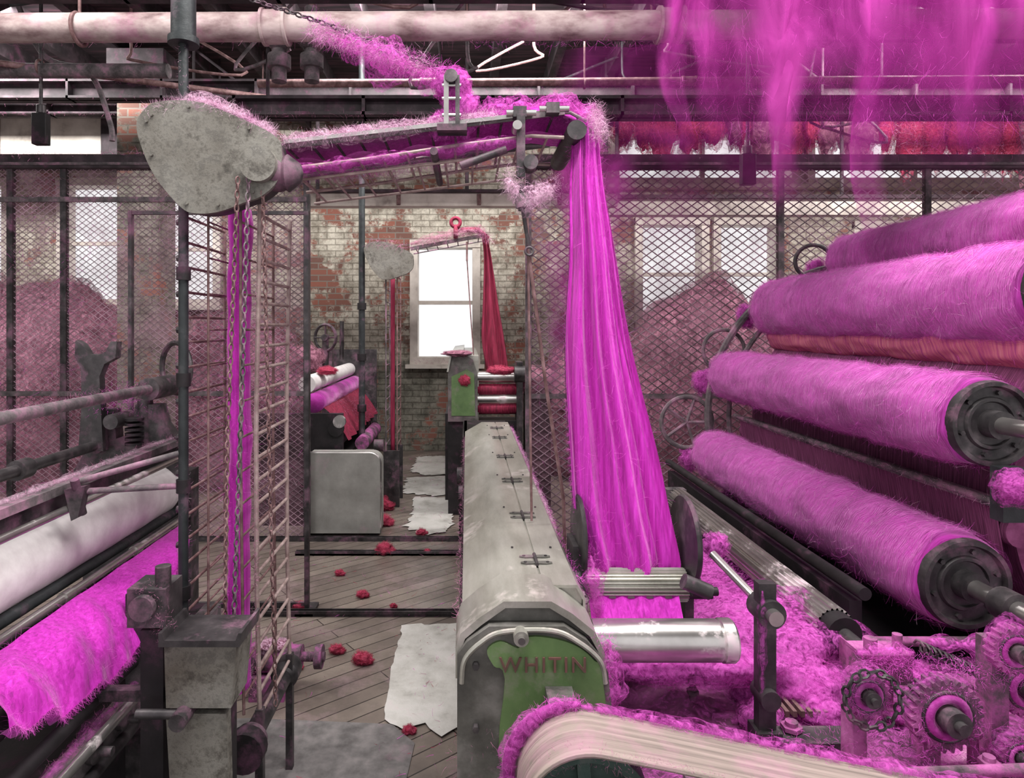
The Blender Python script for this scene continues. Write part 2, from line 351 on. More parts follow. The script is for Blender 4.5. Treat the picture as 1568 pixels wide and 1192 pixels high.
def sheet(poly,z=.008,rag=.012):
    w=MB('paper_and_shine_sheet'); pts=[]
    for i,p in enumerate(poly):
        q=poly[(i+1)%len(poly)]; L=math.hypot(q[0]-p[0],q[1]-p[1]); n=max(2,int(L/.03))
        for k in range(n):
            t=k/n; x=p[0]+(q[0]-p[0])*t; y=p[1]+(q[1]-p[1])*t
            d=rag*(noise.noise(Vector((x*25,y*25,0)))+.5*noise.noise(Vector((x*70,y*70,3)))); pts.append((x+d,y+d))
    cx=sum(p[0] for p in pts)/len(pts);cy=sum(p[1] for p in pts)/len(pts)
    n=len(pts);vs=[];fs=[]
    for k in range(1,9):
        for i,p in enumerate(pts):
            t=k/8; x=cx+(p[0]-cx)*t;y=cy+(p[1]-cy)*t; vs.append((x,y,z+.010*abs(noise.noise(Vector((x*7,y*5,0))))+(.008*max(0,noise.noise(Vector((x*6,y*6,3)))) if k==8 else 0)))
    o=len(vs);vs.append((cx,cy,z))
    for i in range(n):
        fs.append((o,i,(i+1)%n))
        for k in range(7): fs.append((k*n+i,(k+1)*n+i,(k+1)*n+(i+1)%n,k*n+(i+1)%n))
    w.add(vs,fs,paper_shine_m); w.done()
sheet([(-.345,3.48),(-.03,3.5),(-.03,2.6),(-.1,2.53),(-.17,2.62),(-.25,2.58),(-.335,2.645),(-.35,3.0)])
sheet([(-.62,6.9),(-.14,6.95),(-.12,6.2),(-.30,6.15),(-.62,6.25)],.006,.05)  # this and the next two: bright floor shine laid down as pale sheets
sheet([(-.60,8.0),(-.2,8.05),(-.16,7.05),(-.45,7.0),(-.62,7.2)],.006,.05)
sheet([(-.50,6.1),(-.14,6.1),(-.12,5.25),(-.18,5.05),(-.34,4.99),(-.50,5.2),(-.46,5.6)],.006,.05)
# ------------------------------------------------------------ ceiling services
def pipe(name,pts,r,mt,fit=None,straps=()):
    w=MB(name); w.tube(pts,r,mt,18)
    for x in fit or []:
        a=Vector(pts[0]);b_=Vector(pts[-1]);d=(b_-a).normalized();p=a+d*((x-a.x)/d.x if abs(d.x)>.1 else x); w.cyl(p-d*.05,p+d*.05,r*1.18,mt); w.cyl(p-d*.056,p-d*.044,r*1.3,mt); w.cyl(p+d*.044,p+d*.056,r*1.3,mt)
    for x in straps:
        w.ring((x,pts[0][1],pts[0][2]),(1,0,0),r*1.08,.009,rust); w.cyl((x,pts[0][1],pts[0][2]+r),(x,pts[0][1],4.3),.007,rust,seg=8)
    w.fuzzline([(pts[0][0],pts[0][1],pts[0][2]-r),(pts[-1][0],pts[-1][1],pts[-1][2]-r)],.01,700,.06,.0018,fib_dusty); w.fuzzline([(max(pts[0][0],.0),pts[0][1],pts[0][2]-r),(pts[-1][0],pts[-1][1],pts[-1][2]-r)] if pts[-1][0]>1 else [pts[0],pts[-1]],.015,600,.07,.0018,wool_fib)
    return w.done()
pipe('ceiling_pipe',[(-3.2,2.9,2.92),(3.4,2.9,2.95)],.062,pipe_m,[-.85,.9],[-1.72,1.6])
pipe('ceiling_pipe',[(-7.4,4.6,3.42),(-2.1,4.6,3.40)],.05,lintmetal2,[-3.4],[-3.0])
pipe('ceiling_pipe',[(-7.4,6.4,3.85),(7.4,6.4,3.8)],.05,lintmetal2,[-1,1.2],[-2.0,2.0])
pipe('ceiling_pipe',[(-1.9,3.9,3.35),(3.9,3.9,3.32)],.03,dkgreen,[-.9,.4,1.4],[0,1.1])
pipe('ceiling_pipe',[(-1.6,5.0,3.46),(4.9,5.0,3.5)],.03,rust,[-.3,1.7],[.9])
pipe('ceiling_pipe',[(-4.9,3.6,3.35),(-1.2,5.6,3.5)],.022,rust)
def ibeam(name,x0,x1,y,z,h,wd,mt):
    w=MB(name); w.bb(x0,x1,y-wd/2,y+wd/2,z-h/2,z-h/2+.02,mt); w.bb(x0,x1,y-wd/2,y+wd/2,z+h/2-.02,z+h/2,mt); w.bb(x0,x1,y-.01,y+.01,z-h/2,z+h/2,mt)
    for k in range(int((x1-x0)/.8)): w.bb(x0+k*.8,x0+k*.8+.02,y-wd/2,y+wd/2,z-h/2,z+h/2,mt)
    for x in (x0+.2,x1-.2): w.cyl((x,y,z),(x,y,4.3),.012,mt,seg=8)
    w.fuzzline([(x0,y-wd/2,z-h/2),(x1,y-wd/2,z-h/2)],.01,700,.06,.0020,fib_dusty)
    w.done()
ibeam('steel_roof_beam',-1.45,4.6,4.1,2.97,.12,.14,dark_b)
ibeam('steel_roof_beam',-7.4,-2.3,6.6,3.83,.2,.16,dark_b)
ibeam('steel_roof_beam',-7.4,7.4,5.6,3.62,.16,.14,dark_b)
ibeam('steel_roof_beam',-3.4,3.6,3.4,3.36,.1,.12,dark_b)
w=MB('wooden_roof_beam'); w.bb(-7.4,-3.72,7.0,7.2,3.45,3.86,white_p); w.bb(-3.9,-3.7,6.95,7.25,3.3,3.9,dark_b); w.bb(-5.1,-5.0,6.93,7.0,3.45,4.3,rust);w.bb(-7.4,-3.72,6.98,7.22,3.86,3.9,dark_b); w.done(.006)
w=MB('wooden_roof_beam'); w.bb(-1.6,1.5,6.5,6.62,2.8,2.93,white_p); w.bb(-1.6,1.5,6.45,6.67,2.93,2.96,dark_b)
for x in(-1.5,0,1.4): w.cyl((x,6.56,2.9),(x,6.56,4.3),.02,dark_b,seg=8)
for k in range(4): w.bb(-1.5+k*.8,-1.46+k*.8,6.48,6.5,2.81,2.92,rust)
w.done(.004)
w=MB('wooden_roof_beam'); w.bb(1.5,7.4,6.9,7.05,2.78,2.95,white_p); w.bb(1.5,7.4,6.86,7.09,2.95,2.99,dark_b)
for x in(1.6,4,7): w.cyl((x,6.97,2.9),(x,6.97,4.3),.02,dark_b,seg=8)
w.done(.004)
w=MB('wooden_roof_beam'); w.bb(2.9,7.4,7.5,7.65,3.95,4.1,white_p); w.bb(2.9,7.4,7.46,7.69,4.1,4.3,dark_b); w.done(.004)
w=MB('electrical_conduit')
for k in range(22):
    x=U(-3.6,3.8);y=U(3.3,4.7) if R()<.5 else U(5.1,6.2);z=U(3.3,4.0)
    w.tube(spline([(x,y,4.3),(x,y,z+.1),(x+.05,y,z),(x+U(.3,1.0)*random.choice((-1,1)),y+.1,z-.05),(x+U(-.5,.5),y+.3,4.3)],6,False),.012,random.choice((dkgreen,rust,dark_b,lintmetal2)),8)
w.tube(spline([(-3.4,4.75,4.3),(-3.1,4.75,3.6),(-2.75,4.75,3.45),(-2.6,4.75,3.1),(-2.58,4.75,2.95)],8,False),.02,lintmetal2)
w.done()
w=MB('pipe_valve_manifold')
for x in(-1.15,-.95):
    w.cyl((x,4.0,3.1),(x,4.0,3.55),.045,lintmetal2); w.cyl((x,4.0,3.18),(x,4.0,3.26),.07,lintmetal2); w.blob((x,4.0,3.35),(.075,.075,.07),lintmetal2,2,.1); w.cyl((x,4.0,3.5),(x,4.0,4.3),.02,rust)
w.tube([(-1.4,4.0,3.4),(-.7,4.0,3.4)],.03,pipe_m); w.done()
for x,y,z0 in((-3.0,4.6,2.98),(2.02,4.7,2.72)):
    w=MB('hanger_rod_switchbox'); w.cyl((x,y,z0),(x,y,4.3),.012,steel_d,seg=10); w.bb(x-.05,x+.05,y-.03,y+.03,z0-.1,z0+.12,black); w.cyl((x,y,z0+.12),(x,y,z0+.18),.03,steel_d); w.done(.004)
# ------------------------------------------------------------ wire fences
def fence(x0,x1,y,z1,pw,ph,posts,mid,r):
    w=MB('wire_mesh_fence'); H=z1; k=ph/pw
    n=int((x1-x0+H/k)/pw)+2
    for i in range(-int(H/k/pw)-1,n):
        a=x0+i*pw
        for sgn in(1,-1):
            t0=max(0,x0-a);t1=min(H/k,x1-a)
            if t1-t0<.02: continue
            za,zb=(k*t0,k*t1) if sgn>0 else (H-k*t0,H-k*t1)
            w.tube([(a+t0,y+.003*sgn,za+.0),(a+t1,y+.003*sgn,zb)],r,fence_m,4,cap=False)
    for x in posts: w.bb(x-.022,x+.022,y-.02,y+.02,0,z1+.08,steel_d if x<0 else lintmetal2)
    for z in mid: w.bb(x0,x1,y-.03,y-.005,z-.018,z+.018,lintmetal2)
    w.bb(x0,x1,y-.05,y+.04,z1,z1+.1,dark_b); w.bb(x0,x1,y-.06,y-.05,z1+.02,z1+.04,lintmetal2)
    fo=w.done()
    v=MB('fence_lint'); 
    v.grid(lambda a,b_:(x0+(x1-x0)*a,y+.02+.01*noise.noise(Vector((a*20,b_*9,0))),.02+z1*b_),60,30,veil_dusty,al=lambda a,b_:.75+.25*noise.noise(Vector((a*9,b_*6,2))))
    v.fuzzline([(x0,y-.02,z1+.1),(x1,y-.02,z1+.1)],.03,900,.09,.004,fib_dusty)
    for _ in range(5200):
        cx_,cz_=U(x0,x1),U(.2,z1)
        if noise.noise(Vector((cx_*1.5,cz_*1.5,5)))+.35<R()*.8: continue
        v.fibre((cx_,y-.01,cz_),(U(-1,1),-.3,U(-1,.6)),U(.04,.15),.004,random.choice((fib_dusty,fib_pale,wool_fib,fib_dusty)),1.4)
    v.done(parent=fo)
fence(-3.9,-1.2,4.9,2.78,.06,.045,(-3.88,-3.42,-3.02,-1.2),(1.1,2.55),.0026)
fence(.46,4.6,4.9,2.78,.085,.062,(.46,2.35,3.45,4.55),(1.08,),.0042)
w=MB('cage_post'); w.bb(-.912,-.888,3.66,3.69,0,2.25,steel_d); w.bb(-.95,-.85,3.6,3.75,0,.02,steel_d); w.bb(-1.9,-.888,3.665,3.685,2.23,2.25,steel_d); w.bb(-1.9,-1.88,3.66,3.69,0,2.25,steel_d); w.bb(-1.9,-.9,3.665,3.685,.02,.05,steel_d); w.done()
def pile(items,mt,name='wool_pile'):
    w=MB(name)
    for i,(c,r) in enumerate(items):
        w.blob(c,r,mt,i*1.7+len(items),.16,2.0,48); w.blob(c,tuple(q+.06 for q in r),veil_pile,i*1.7+len(items),.2,2.0,48,al=.9)
        for q in range(12):
            a=U(0,6.28);t=U(.1,1.3); s_=U(.18,.36)
            cc_=(c[0]+r[0]*.8*math.sin(t)*math.cos(a),c[1]-r[1]*.7*math.sin(t)*abs(math.sin(a)),c[2]+r[2]*.78*math.cos(t))
            w.blob(cc_,(s_,s_*.8,s_*.7),mt,q*2.7+i,.35,2.6,28); w.blob(cc_,(s_+.04,s_*.8+.04,s_*.7+.04),veil_pile,q*2.7+i,.4,2.6,28,al=.8)
    for _ in range(2200):
        c,r=random.choice(items); d=Vector((random.gauss(0,1),-abs(random.gauss(0,1)),abs(random.gauss(0,1)))).normalized()
        w.fibre((c[0]+d.x*r[0],c[1]+d.y*r[1],c[2]+d.z*r[2]),d,.16,.006,fib_dusty,1.8)
    return w.done()
pile([((-4.3,7.0,.7),(.9,.8,1.35)),((-5.5,7.1,.7),(.9,.8,1.45))],wool_dusty)
pile([((-2.5,7.1,.5),(.8,.7,1.15))],wool_dusty)
pile([((2.5,6.9,.8),(.9,.8,1.2)),((3.6,7.0,.8),(.8,.8,1.2)),((1.4,7.2,.5),(.6,.6,.9)),((4.9,7.0,.8),(.9,.8,1.4))],wool_dusty)
w=MB('hanging_wool_hanks')
w.cyl((1.6,7.3,4.0),(7.3,7.3,4.0),.02,dark_b)
for x in(1.7,4.4,7.2): w.cyl((x,7.3,3.98),(x,7.3,4.3),.012,dark_b,seg=8)
x=1.75
while x<7.2:
    ww=U(.03,.16);h=U(.12,.34)
    if R()<.85:
        m_,s_=random.choice(((wool_red,veil_red),(cloth_red,veil_red),(wool_dusty,veil_pile),(wool_red,veil_red)))
        w.blob((x,7.3,3.98-h),(ww,.08,h+.06),m_,x*3,.5,2.4,20); w.blob((x,7.28,3.96-h),(ww+.03,.1,h+.10),s_,x*3,.6,2.4,20,al=.9)
        w.fuzzline([(x,7.2,4.0),(x+U(-.1,.1),7.2,3.8-h*1.6)],ww,90,.2,.005,random.choice((wool_red,fib_dusty,fib_pale)))
    x+=ww*1.3+U(.02,.12)
w.done()
for (x,y,s) in [(-.585,4.6,.065),(-.62,3.86,.035),(-.28,4.6,.03),(-.64,3.2,.035),(-.5,3.1,.045),(-.78,6.6,.10),(-.69,5.25,.08),(-.35,5.02,.04),(-.17,7.2,.07),(-.23,2.57,.025),(-.95,3.68,.04),(-.75,5.7,.09),(-.82,4.2,.03),(-.42,3.72,.02),(-.80,3.05,.03)]:
    w=MB('wool_clump'); w.tuft((x,y,s*.55),(s*.8,s*.7,s*.5),x*3,.4,26,wool_red,veil_red,260,wool_red,s*.7); w.tuft((x+s*.7,y,s*.35),(s*.5,s*.5,s*.32),y,.4,22,wool_red,veil_red,140,wool_red,s*.6); w.done()
w=MB('floor_lint')
for _ in range(1500):
    x=U(-1.2,-.03);y=U(2.2,8.0)
    if noise.noise(Vector((x*3,y*2,1)))<-.05: continue
    w.fibre((x,y,.012),(U(-1,1),U(-1,1),.02),U(.02,.07),.003,random.choice((wool_red,fib_dusty,wool_fib)),.4)
w.done()
# ------------------------------------------------------------ overhead conveyor
Y0,Y1=2.02,2.36
def ladder(w,path,off,mt,step=.062,y0=Y0,y1=Y1,r=.006):
    w.tube([(p[0],y0,p[1]) for p in path],r,mt,8); w.tube([(p[0],y1,p[1]) for p in path],r,mt,8)
    for i in range(len(path)-1):
        a=Vector((path[i][0],0,path[i][1]));b_=Vector((path[i+1][0],0,path[i+1][1]));n=max(1,int((b_-a).length/step))
        for k in range(n):
            p=a.lerp(b_,(k+.5)/n); w.cyl((p.x,y0,p.z),(p.x,y1,p.z),r*.75,mt,seg=8)
cam=[(-.946,2.237),(-.907,2.260),(-.801,2.262),(-.714,2.233),(-.569,2.164),(-.545,2.111),(-.552,2.035),(-.598,1.986),(-.656,1.963),(-.724,1.938),(-.791,1.932),(-.840,1.951),(-.917,2.044),(-.959,2.140),(-.969,2.198)]
w=MB('overhead_wool_conveyor')
cs=spline(cam,5); w.prism(cs,'xz',1.915,1.93,grey_m); w.prism([( -.76+(p[0]+.76)*.97,2.1+(p[1]-2.1)*.97) for p in cs],'xz',1.93,2.0,steel_d)
w.cyl((-.605,1.885,2.072),(-.605,1.915,2.072),.052,grey_m,seg=32); w.lathe([(-.605,.052),(-.56,.056),(-.545,.05),(-.535,.056),(-.52,.045),(-.50,.03),(-.49,.0)],(1.96,2.06),steel_d,28,'x')
for p in cs[::9]: w.cyl((-.76+(p[0]+.76)*.88,1.908,2.1+(p[1]-2.1)*.88),(-.76+(p[0]+.76)*.88,1.916,2.1+(p[1]-2.1)*.88),.005,grey_m,seg=8)
up=[(-.60,2.155),(-.3,2.19),(.0,2.235),(.22,2.262),(.32,2.262),(.37,2.235)]
lo=[(-.58,2.085),(-.3,2.12),(.0,2.165),(.2,2.19),(.3,2.185)]
ladder(w,up,0,lintmetal2); ladder(w,lo,0,brass)
ladder(w,[(-.57,2.06),(-.2,2.105),(.15,2.15)],0,brass,.075,Y0+.05,Y1+.08,.005)
for y in(Y0-.012,Y1+.012): w.beam((-.6,y,2.15),(.3,y,2.262),.006,.02,lintmetal2)
w.beam((-.56,Y0-.02,2.165),(.2,Y0-.02,2.25),.012,.012,steel)
w.cyl((.335,Y0-.03,2.2),(.335,Y1+.03,2.2),.03,steel_d); w.cyl((-.1,Y0-.05,2.13),(-.1,Y1+.05,2.13),.012,steel_d)
w.cyl((-.02,1.99,2.09),(.12,1.99,2.14),.012,steel_d)
for x,z in((.16,2.25),(.26,2.262)):
    w.bb(x-.02,x+.02,Y0-.05,Y0-.01,z-.016,z+.016,steel_d); w.cyl((x-.04,Y0-.035,z),(x+.05,Y0-.035,z),.009,steel)
w.bb(.15,.175,Y0-.06,Y0-.03,2.05,2.24,steel_d); w.cyl((.19,Y0-.08,2.09),(.19,Y0-.02,2.09),.022,steel_d); w.cyl((.165,Y0-.045,2.03),(.165,Y0-.045,1.95),.010,steel_d); w.cyl((.15,Y0-.08,2.2),(.15,Y0-.02,2.2),.014,steel)
w.cyl((.165,Y0-.045,2.0),(.17,Y0-.045,1.96),.022,lintmetal2)
w.bb(-.070,-.055,Y0-.05,Y0-.03,2.2,2.36,steel); w.bb(-.035,-.022,Y0-.05,Y0-.03,2.2,2.36,steel_d); w.cyl((-.048,Y0-.06,2.355),(-.048,Y0,2.355),.02,steel_d); w.bb(-.09,0,Y0-.06,Y0-.0,2.19,2.21,steel_d)
for z in(2.24,2.29,2.33): w.cyl((-.075,Y0-.045,z),(-.018,Y0-.045,z),.005,steel,seg=8)
ladder(w,[(-.875,1.98),(-.875,1.2),(-.872,.45)],0,rust,.075); ladder(w,[(-.64,1.98),(-.652,1.3),(-.65,.8),(-.64,.36)],0,brass,.064,r=.0075)
ladder(w,[(-.70,1.98),(-.70,1.2),(-.69,.40)],0,rust,.1,r=.005)
ladder(w,[(-.80,1.98),(-.80,1.2),(-.80,.40)],0,rust,.1,r=.004)
w.lathe([(1.96,0),(1.96,.045),(2.0,.05),(2.02,.03),(2.34,.03),(2.36,.05),(2.42,.05),(2.42,0)],(-.66,.34),steel_d,24)
w.cyl((-.66,1.92,.34),(-.66,1.97,.34),.06,black); w.cyl((-.8,Y0,.36),(-.8,Y1,.36),.03,steel_d)
for x in(-.88,-.64):
    for y in(Y0,Y1): w.bb(x-.012,x+.012,y-.012,y+.012,0,.42,steel_d)
for z in [.6+.11*k for k in range(13)]: w.cyl((-.89,Y0-.015,z),(-.865,Y0-.015,z),.010,steel_d,seg=8)
w.grid(lambda u,v:(-.752+(.032+.008*noise.noise(Vector((v*14,1,0))))*math.cos(u*2*math.pi)+.010*noise.noise(Vector((v*9,5,0))),2.16+.06*math.sin(u*2*math.pi)+.012*noise.noise(Vector((u*6,v*12,0))),1.99-1.58*v),30,70,wool_sliver,True)
def wtop(u,v):
    x=-.6+u*.99; z0=2.15+.115*min(1,(u*.99)/.82)-(0 if u<.9 else (u-.9)*.55)
    a=math.pi*v; k=.35+.65*min(1,u*1.4)**2; return (x,2.19-math.cos(a)*.16, z0+math.sin(a)*.055*k+.008*noise.noise(Vector((x*9,v*5,0))))
w.grid(wtop,40,14,wool_sliver)
w.grid(lambda u,v:(-.56+u*.86,2.05+v*.14,2.115+.1*u+.01*math.sin(u*30)),40,6,wool_sliver)
w.fluffline([(.02,2.05,2.27),(.3,2.05,2.295),(.38,2.07,2.24),(.40,2.07,2.16)],.045,veil_fluff,.9)
w.fluffline([(-.95,1.95,2.225),(-.8,1.95,2.262),(-.7,1.95,2.235),(-.57,1.95,2.165)],.028,veil_pale,.8); w.fluffline([(-.57,2.02,2.165),(-.3,2.02,2.2),(.1,2.02,2.25)],.026,veil_pale,.8); w.fluffline([(-.57,2.02,2.08),(-.3,2.02,2.115),(.2,2.02,2.18)],.018,veil_fluff,.7); w.fluffline([(-.5,2.3,2.12),(.3,2.3,2.2)],.022,veil_pale,.7)
w.fluffline([(.12,1.98,2.05),(.17,1.98,1.97),(.27,2.0,2.03)],.045,veil_pale,.8)
w.fuzzline([(-.95,1.93,2.23),(-.8,1.93,2.262),(-.7,1.93,2.232),(-.57,1.93,2.165)],.016,3600,.045,.0012,fib_pale,1,.8)
w.fuzzline([(-.57,2.0,2.165),(-.3,2.0,2.2),(.1,2.0,2.25)],.018,3600,.035,.0012,fib_pale,1,.5)
w.fuzzline([(-.57,2.1,2.08),(-.3,2.1,2.11),(.1,2.1,2.15)],.02,1800,.035,.0012,wool_fib,1,0)
w.fuzzline([(.0,2.1,2.28),(.3,2.1,2.31),(.39,2.1,2.25),(.4,2.1,2.16)],.04,3600,.045,.0012,wool_fib,1,0)
w.fuzzline([(.39,2.0,2.27),(.41,2.0,2.18)],.03,1400,.04,.0012,fib_pale,1,0)
w.fuzzline([(.12,1.97,2.06),(.17,1.97,1.98),(.27,2.0,2.03)],.04,1800,.035,.0012,fib_pale,1,0)
for x in(-.875,-.65): w.fuzzline([(x,2.0,1.95),(x,2.0,.45)],.012,1500,.022,.0012,fib_dusty)
w.fuzzline([(-.86,2.0,1.9),(-.86,2.0,.5)],.012,800,.02,.0012,fib_pale)
w.fuzzline([(-.75,2.1,1.95),(-.75,2.1,.45)],.05,2600,.03,.0012,wool_fib)
conv=w.done()
w=MB('lint_tuft'); w.tuft((-.048,2.03,2.35),(.050,.028,.048),3,.2,30,fz=1100,fl=.03); w.tuft((-.02,2.04,2.27),(.045,.028,.07),5,.25,30,fz=1100,fl=.03); w.tuft((-.08,2.04,2.23),(.035,.02,.04),8,.25,24,fz=600,fl=.03)
w.done(parent=conv)
w=MB('steel_chain'); w.chain([(-.78,2.2,2.72),(-.45,2.12,2.58),(-.05,2.02,2.38)],steel_d,.022,.003,.007)
w.tube([(-.78,2.2,2.72),(-1.0,2.3,2.82)],.005,steel_d)
w.fluffline([(-.42,2.12,2.55),(-.25,2.07,2.46),(-.08,2.03,2.37)],.055,veil_fluff,.7,(0,0,-.03))
w.fuzzline([(-.5,2.13,2.58),(-.25,2.07,2.46),(-.05,2.02,2.37)],.045,3600,.045,.0012,wool_fib,1,-.4); w.fuzzline([(-.5,2.13,2.58),(-.1,2.03,2.4)],.04,2600,.06,.0012,fib_pale,1,-.8); w.done(parent=conv)
w=MB('steel_chain'); w.chain([(-.635,1.9,2.03),(-.64,1.9,1.9),(-.655,1.9,1.4),(-.68,1.9,.7)],lintmetal2,.022,.0028,.007)
w.chain([(-.66,1.88,2.02),(-.685,1.87,1.3),(-.69,1.86,.72)],rust,.02,.0025,.006); w.done(parent=conv)
w=MB('steel_chain'); w.chain([(-.6,1.92,1.99),(-.605,2.0,1.2),(-.6,2.05,.4)],rust,.02,.0025,.006); w.done(parent=conv)
w=MB('support_pole'); w.cyl((-.855,1.97,0),(-.855,1.97,4.3),.0145,dkgreen,seg=20)
w.cyl((-.855,1.97,2.47),(-.855,1.97,2.62),.036,dkgreen); w.cyl((-.855,1.97,2.45),(-.855,1.97,2.47),.045,dkgreen); w.cyl((-.855,1.97,0),(-.855,1.97,.02),.06,steel_d)
for z in(.78,1.1,1.42,1.74): w.cyl((-.855,1.97,z),(-.855,1.97,z+.04),.021,black)
w.fuzzline([(-.855,1.97,2.3),(-.855,1.97,2.5)],.015,400,.02,.0012,fib_pale); w.done(parent=conv)
w=MB('support_rod'); w.cyl((.17,1.98,1.95),(.19,2.0,1.84),.006,steel_d,seg=8); w.ring((.19,1.99,1.83),(0,1,0),.012,.004,steel_d); w.tube([(.19,2.0,1.82),(.25,2.05,1.4),(.31,2.1,1.05),(.32,2.12,.8)],.0055,rust); w.cyl((.195,2.1,1.95),(.21,2.12,0.97),.004,rust,seg=8); w.done(parent=conv)
# ------------------------------------------------------------ falling sliver
rows=[(2.275,.30,.385,2.12),(2.235,.334,.412,2.07),(2.006,.319,.43,2.03),(1.80,.314,.455,2.0),(1.6,.303,.484,1.98),(1.404,.298,.517,1.96),(1.212,.305,.559,1.94),(1.062,.317,.588,1.92),(.93,.345,.614,1.9),(.90,.348,.612,1.9)]
rs=spline([tuple(r) for r in rows],8,False)
def slv(u,v,e=0):
    z,xl,xr,y=rs[min(len(rs)-1,int(round(v*(len(rs)-1))))]
    a=2*math.pi*u; s_=math.cos(a); k=(xr-xl)/.27
    q=.5+.5*s_; wob=.012*noise.noise(Vector((z*2,1,0)))
    fold=noise.noise(Vector((q*6+.5*math.sin(z*1.4),.3+z*.35,0)))*.075+noise.noise(Vector((q*13+.3*z,z*.5,3)))*.03+.008*noise.noise(Vector((q*30,z*.6,5)))
    dp=.035+.01*math.cos(z*2)
    return (xl-e+(xr-xl+2*e)*q+wob, y+math.sin(a)*(dp+e)+fold*min(1,k+.2)*(1 if math.sin(a)<0 else -.6), z)
w=MB('falling_wool_sliver'); w.grid(slv,170,len(rs)-1,wool_sliver,True)
for _ in range(5000):
    r_=random.choice(rs); sd=random.choice((1,2)); w.fibre((r_[sd]+(0.006 if sd==1 else -.006),r_[3],r_[0]),(-1 if sd==1 else 1,U(-1,1),U(-2,1)),.022,.001,wool_fib,1)
for _ in range(6000):
    p=slv(.5+.5*R(),R()); w.fibre((p[0],p[1]-.001,p[2]),(U(-.25,.25),-.12,U(-1,1)),U(.02,.07),.0009,wool_fib,.35)
w.done()
# ------------------------------------------------------------ centre machine
ctr=MB('wool_feeding_machine')
YN,YF=1.62,4.35
sec=[(-.005,.9),(.1,.957),(.27,.957),(.285,.93),(.285,.2),(-.005,.2)]
ctr.prism(sec,'xz',YN,YF,steel_lid)
ctr.prism([(-.012,.86),(-.012,.9),(.098,.963),(.184,.963),(.184,.957),(.1,.955),(-.004,.895),(-.004,.86)],'xz',YN-.01,YF+.01,steel_lid)
ctr.prism([(.19,.957),(.19,.963),(.272,.963),(.292,.93),(.292,.80),(.287,.80),(.286,.925),(.27,.955)],'xz',YN-.01,YF+.01,steel_lid)
for y in(1.78,2.2,2.7,3.2,3.74,4.1):
    ctr.cyl((.187,y-.04,.966),(.187,y+.04,.966),.005,steel_d,seg=10)
    for s_ in(-1,1):
        for e in(-.024,.024): ctr.prism([(.187,y+e-.008),(.187+s_*.026,y+e-.010),(.187+s_*.042,y+e-.004),(.187+s_*.042,y+e+.004),(.187+s_*.026,y+e+.010),(.187,y+e+.008)],'xy',.9632,.967,greygreen); ctr.cyl((.187+s_*.03,y+e,.967),(.187+s_*.03,y+e,.969),.004,steel_d,seg=8)
    for q in(.13,.24): ctr.cyl((q,y+.1,.963),(q,y+.1,.967),.0035,steel_d,seg=8)
for y in [YN+.12*k for k in range(22)]: ctr.cyl((-.015,y,.88),(-.010,y,.88),.004,steel_d,seg=8)
ctr.bb(-.02,.0,YN,5.15,.12,.86,black); ctr.bb(-.03,.3,YF,5.15,.55,.86,black); ctr.bb(-.06,.02,4.95,5.15,0,.14,black); ctr.bb(-.05,.3,1.7,1.85,0,.2,black); ctr.bb(.24,.3,4.9,5.1,0,.6,black)
ctr.cyl((-.07,4.6,.55),(0,4.6,.55),.06,steel_d); ctr.cyl((-.06,4.9,.3),(0,4.9,.3),.09,steel_d); ctr.cyl((-.05,3.9,.6),(0,3.9,.6),.05,steel_d)
hood=[(-.022,.60),(-.022,.865),(-.012,.895),(.03,.93),(.085,.968),(.19,.968),(.235,.94),(.285,.90),(.305,.86),(.315,.80),(.32,.6)]
ctr.prism(hood,'xz',1.50,YN+.01,greygreen)
hood2=[(-.026,.80),(-.026,.87),(-.014,.902),(.028,.938),(.084,.975),(.192,.975),(.24,.947),(.292,.905),(.312,.862),(.322,.80)]
inn=[(.31,.80),(.3,.858),(.28,.895),(.232,.933),(.188,.96),(.088,.96),(.034,.922),(-.004,.89),(-.014,.865),(-.014,.8)]
ctr.prism(hood2+inn,'xz',1.485,YN+.03,steel_lid)
body=[(-.022,0),(.33,0),(.33,.7),(.318,.82),(.3,.858),(.27,.893),(.22,.925),(.05,.925),(.0,.89),(-.022,.86)]
ctr.prism(body,'xz',1.47,1.50,greygreen)
face=[(.085,.60),(.30,.60),(.303,.82),(.285,.852),(.25,.882),(.2,.90),(.14,.905),(.115,.88),(.075,.895),(.045,.875),(.06,.84),(.085,.81)]
ctr.prism(spline(face,4),'xz',1.462,1.47,green)
rim=spline([(-.012,.8),(-.005,.852),(.03,.89),(.08,.915),(.19,.918),(.25,.892),(.298,.85),(.31,.8)],6,False)
ctr.tube([(p[0],1.465,p[1]) for p in rim],.006,steel_lid,8)
ctr.cyl((.12,1.44,.91),(.12,1.47,.91),.017,steel_lid); ctr.cyl((.12,1.43,.91),(.12,1.44,.91),.008,steel)
for (x,z) in((.02,.84),(.02,.7),(.295,.7)): ctr.cyl((x,1.455,z),(x,1.47,z),.008,steel_d,seg=6)
def disc(x,y,z,r,t,mt):
    ctr.lathe([(x-t,0),(x-t,r*.55),(x-t*.6,r*.7),(x-t*.6,r*.96),(x,r),(x+t*.6,r*.96),(x+t*.6,r*.7),(x+t,r*.55),(x+t,0)],(y,z),mt,40,'x')
disc(.325,1.9,.99,.12,.010,steel_d); disc(.635,1.9,.98,.13,.012,steel_d)
ctr.bb(.3,.34,1.84,1.96,.5,.98,steel_d); ctr.bb(.625,.65,1.87,1.93,.5,.98,steel_d)
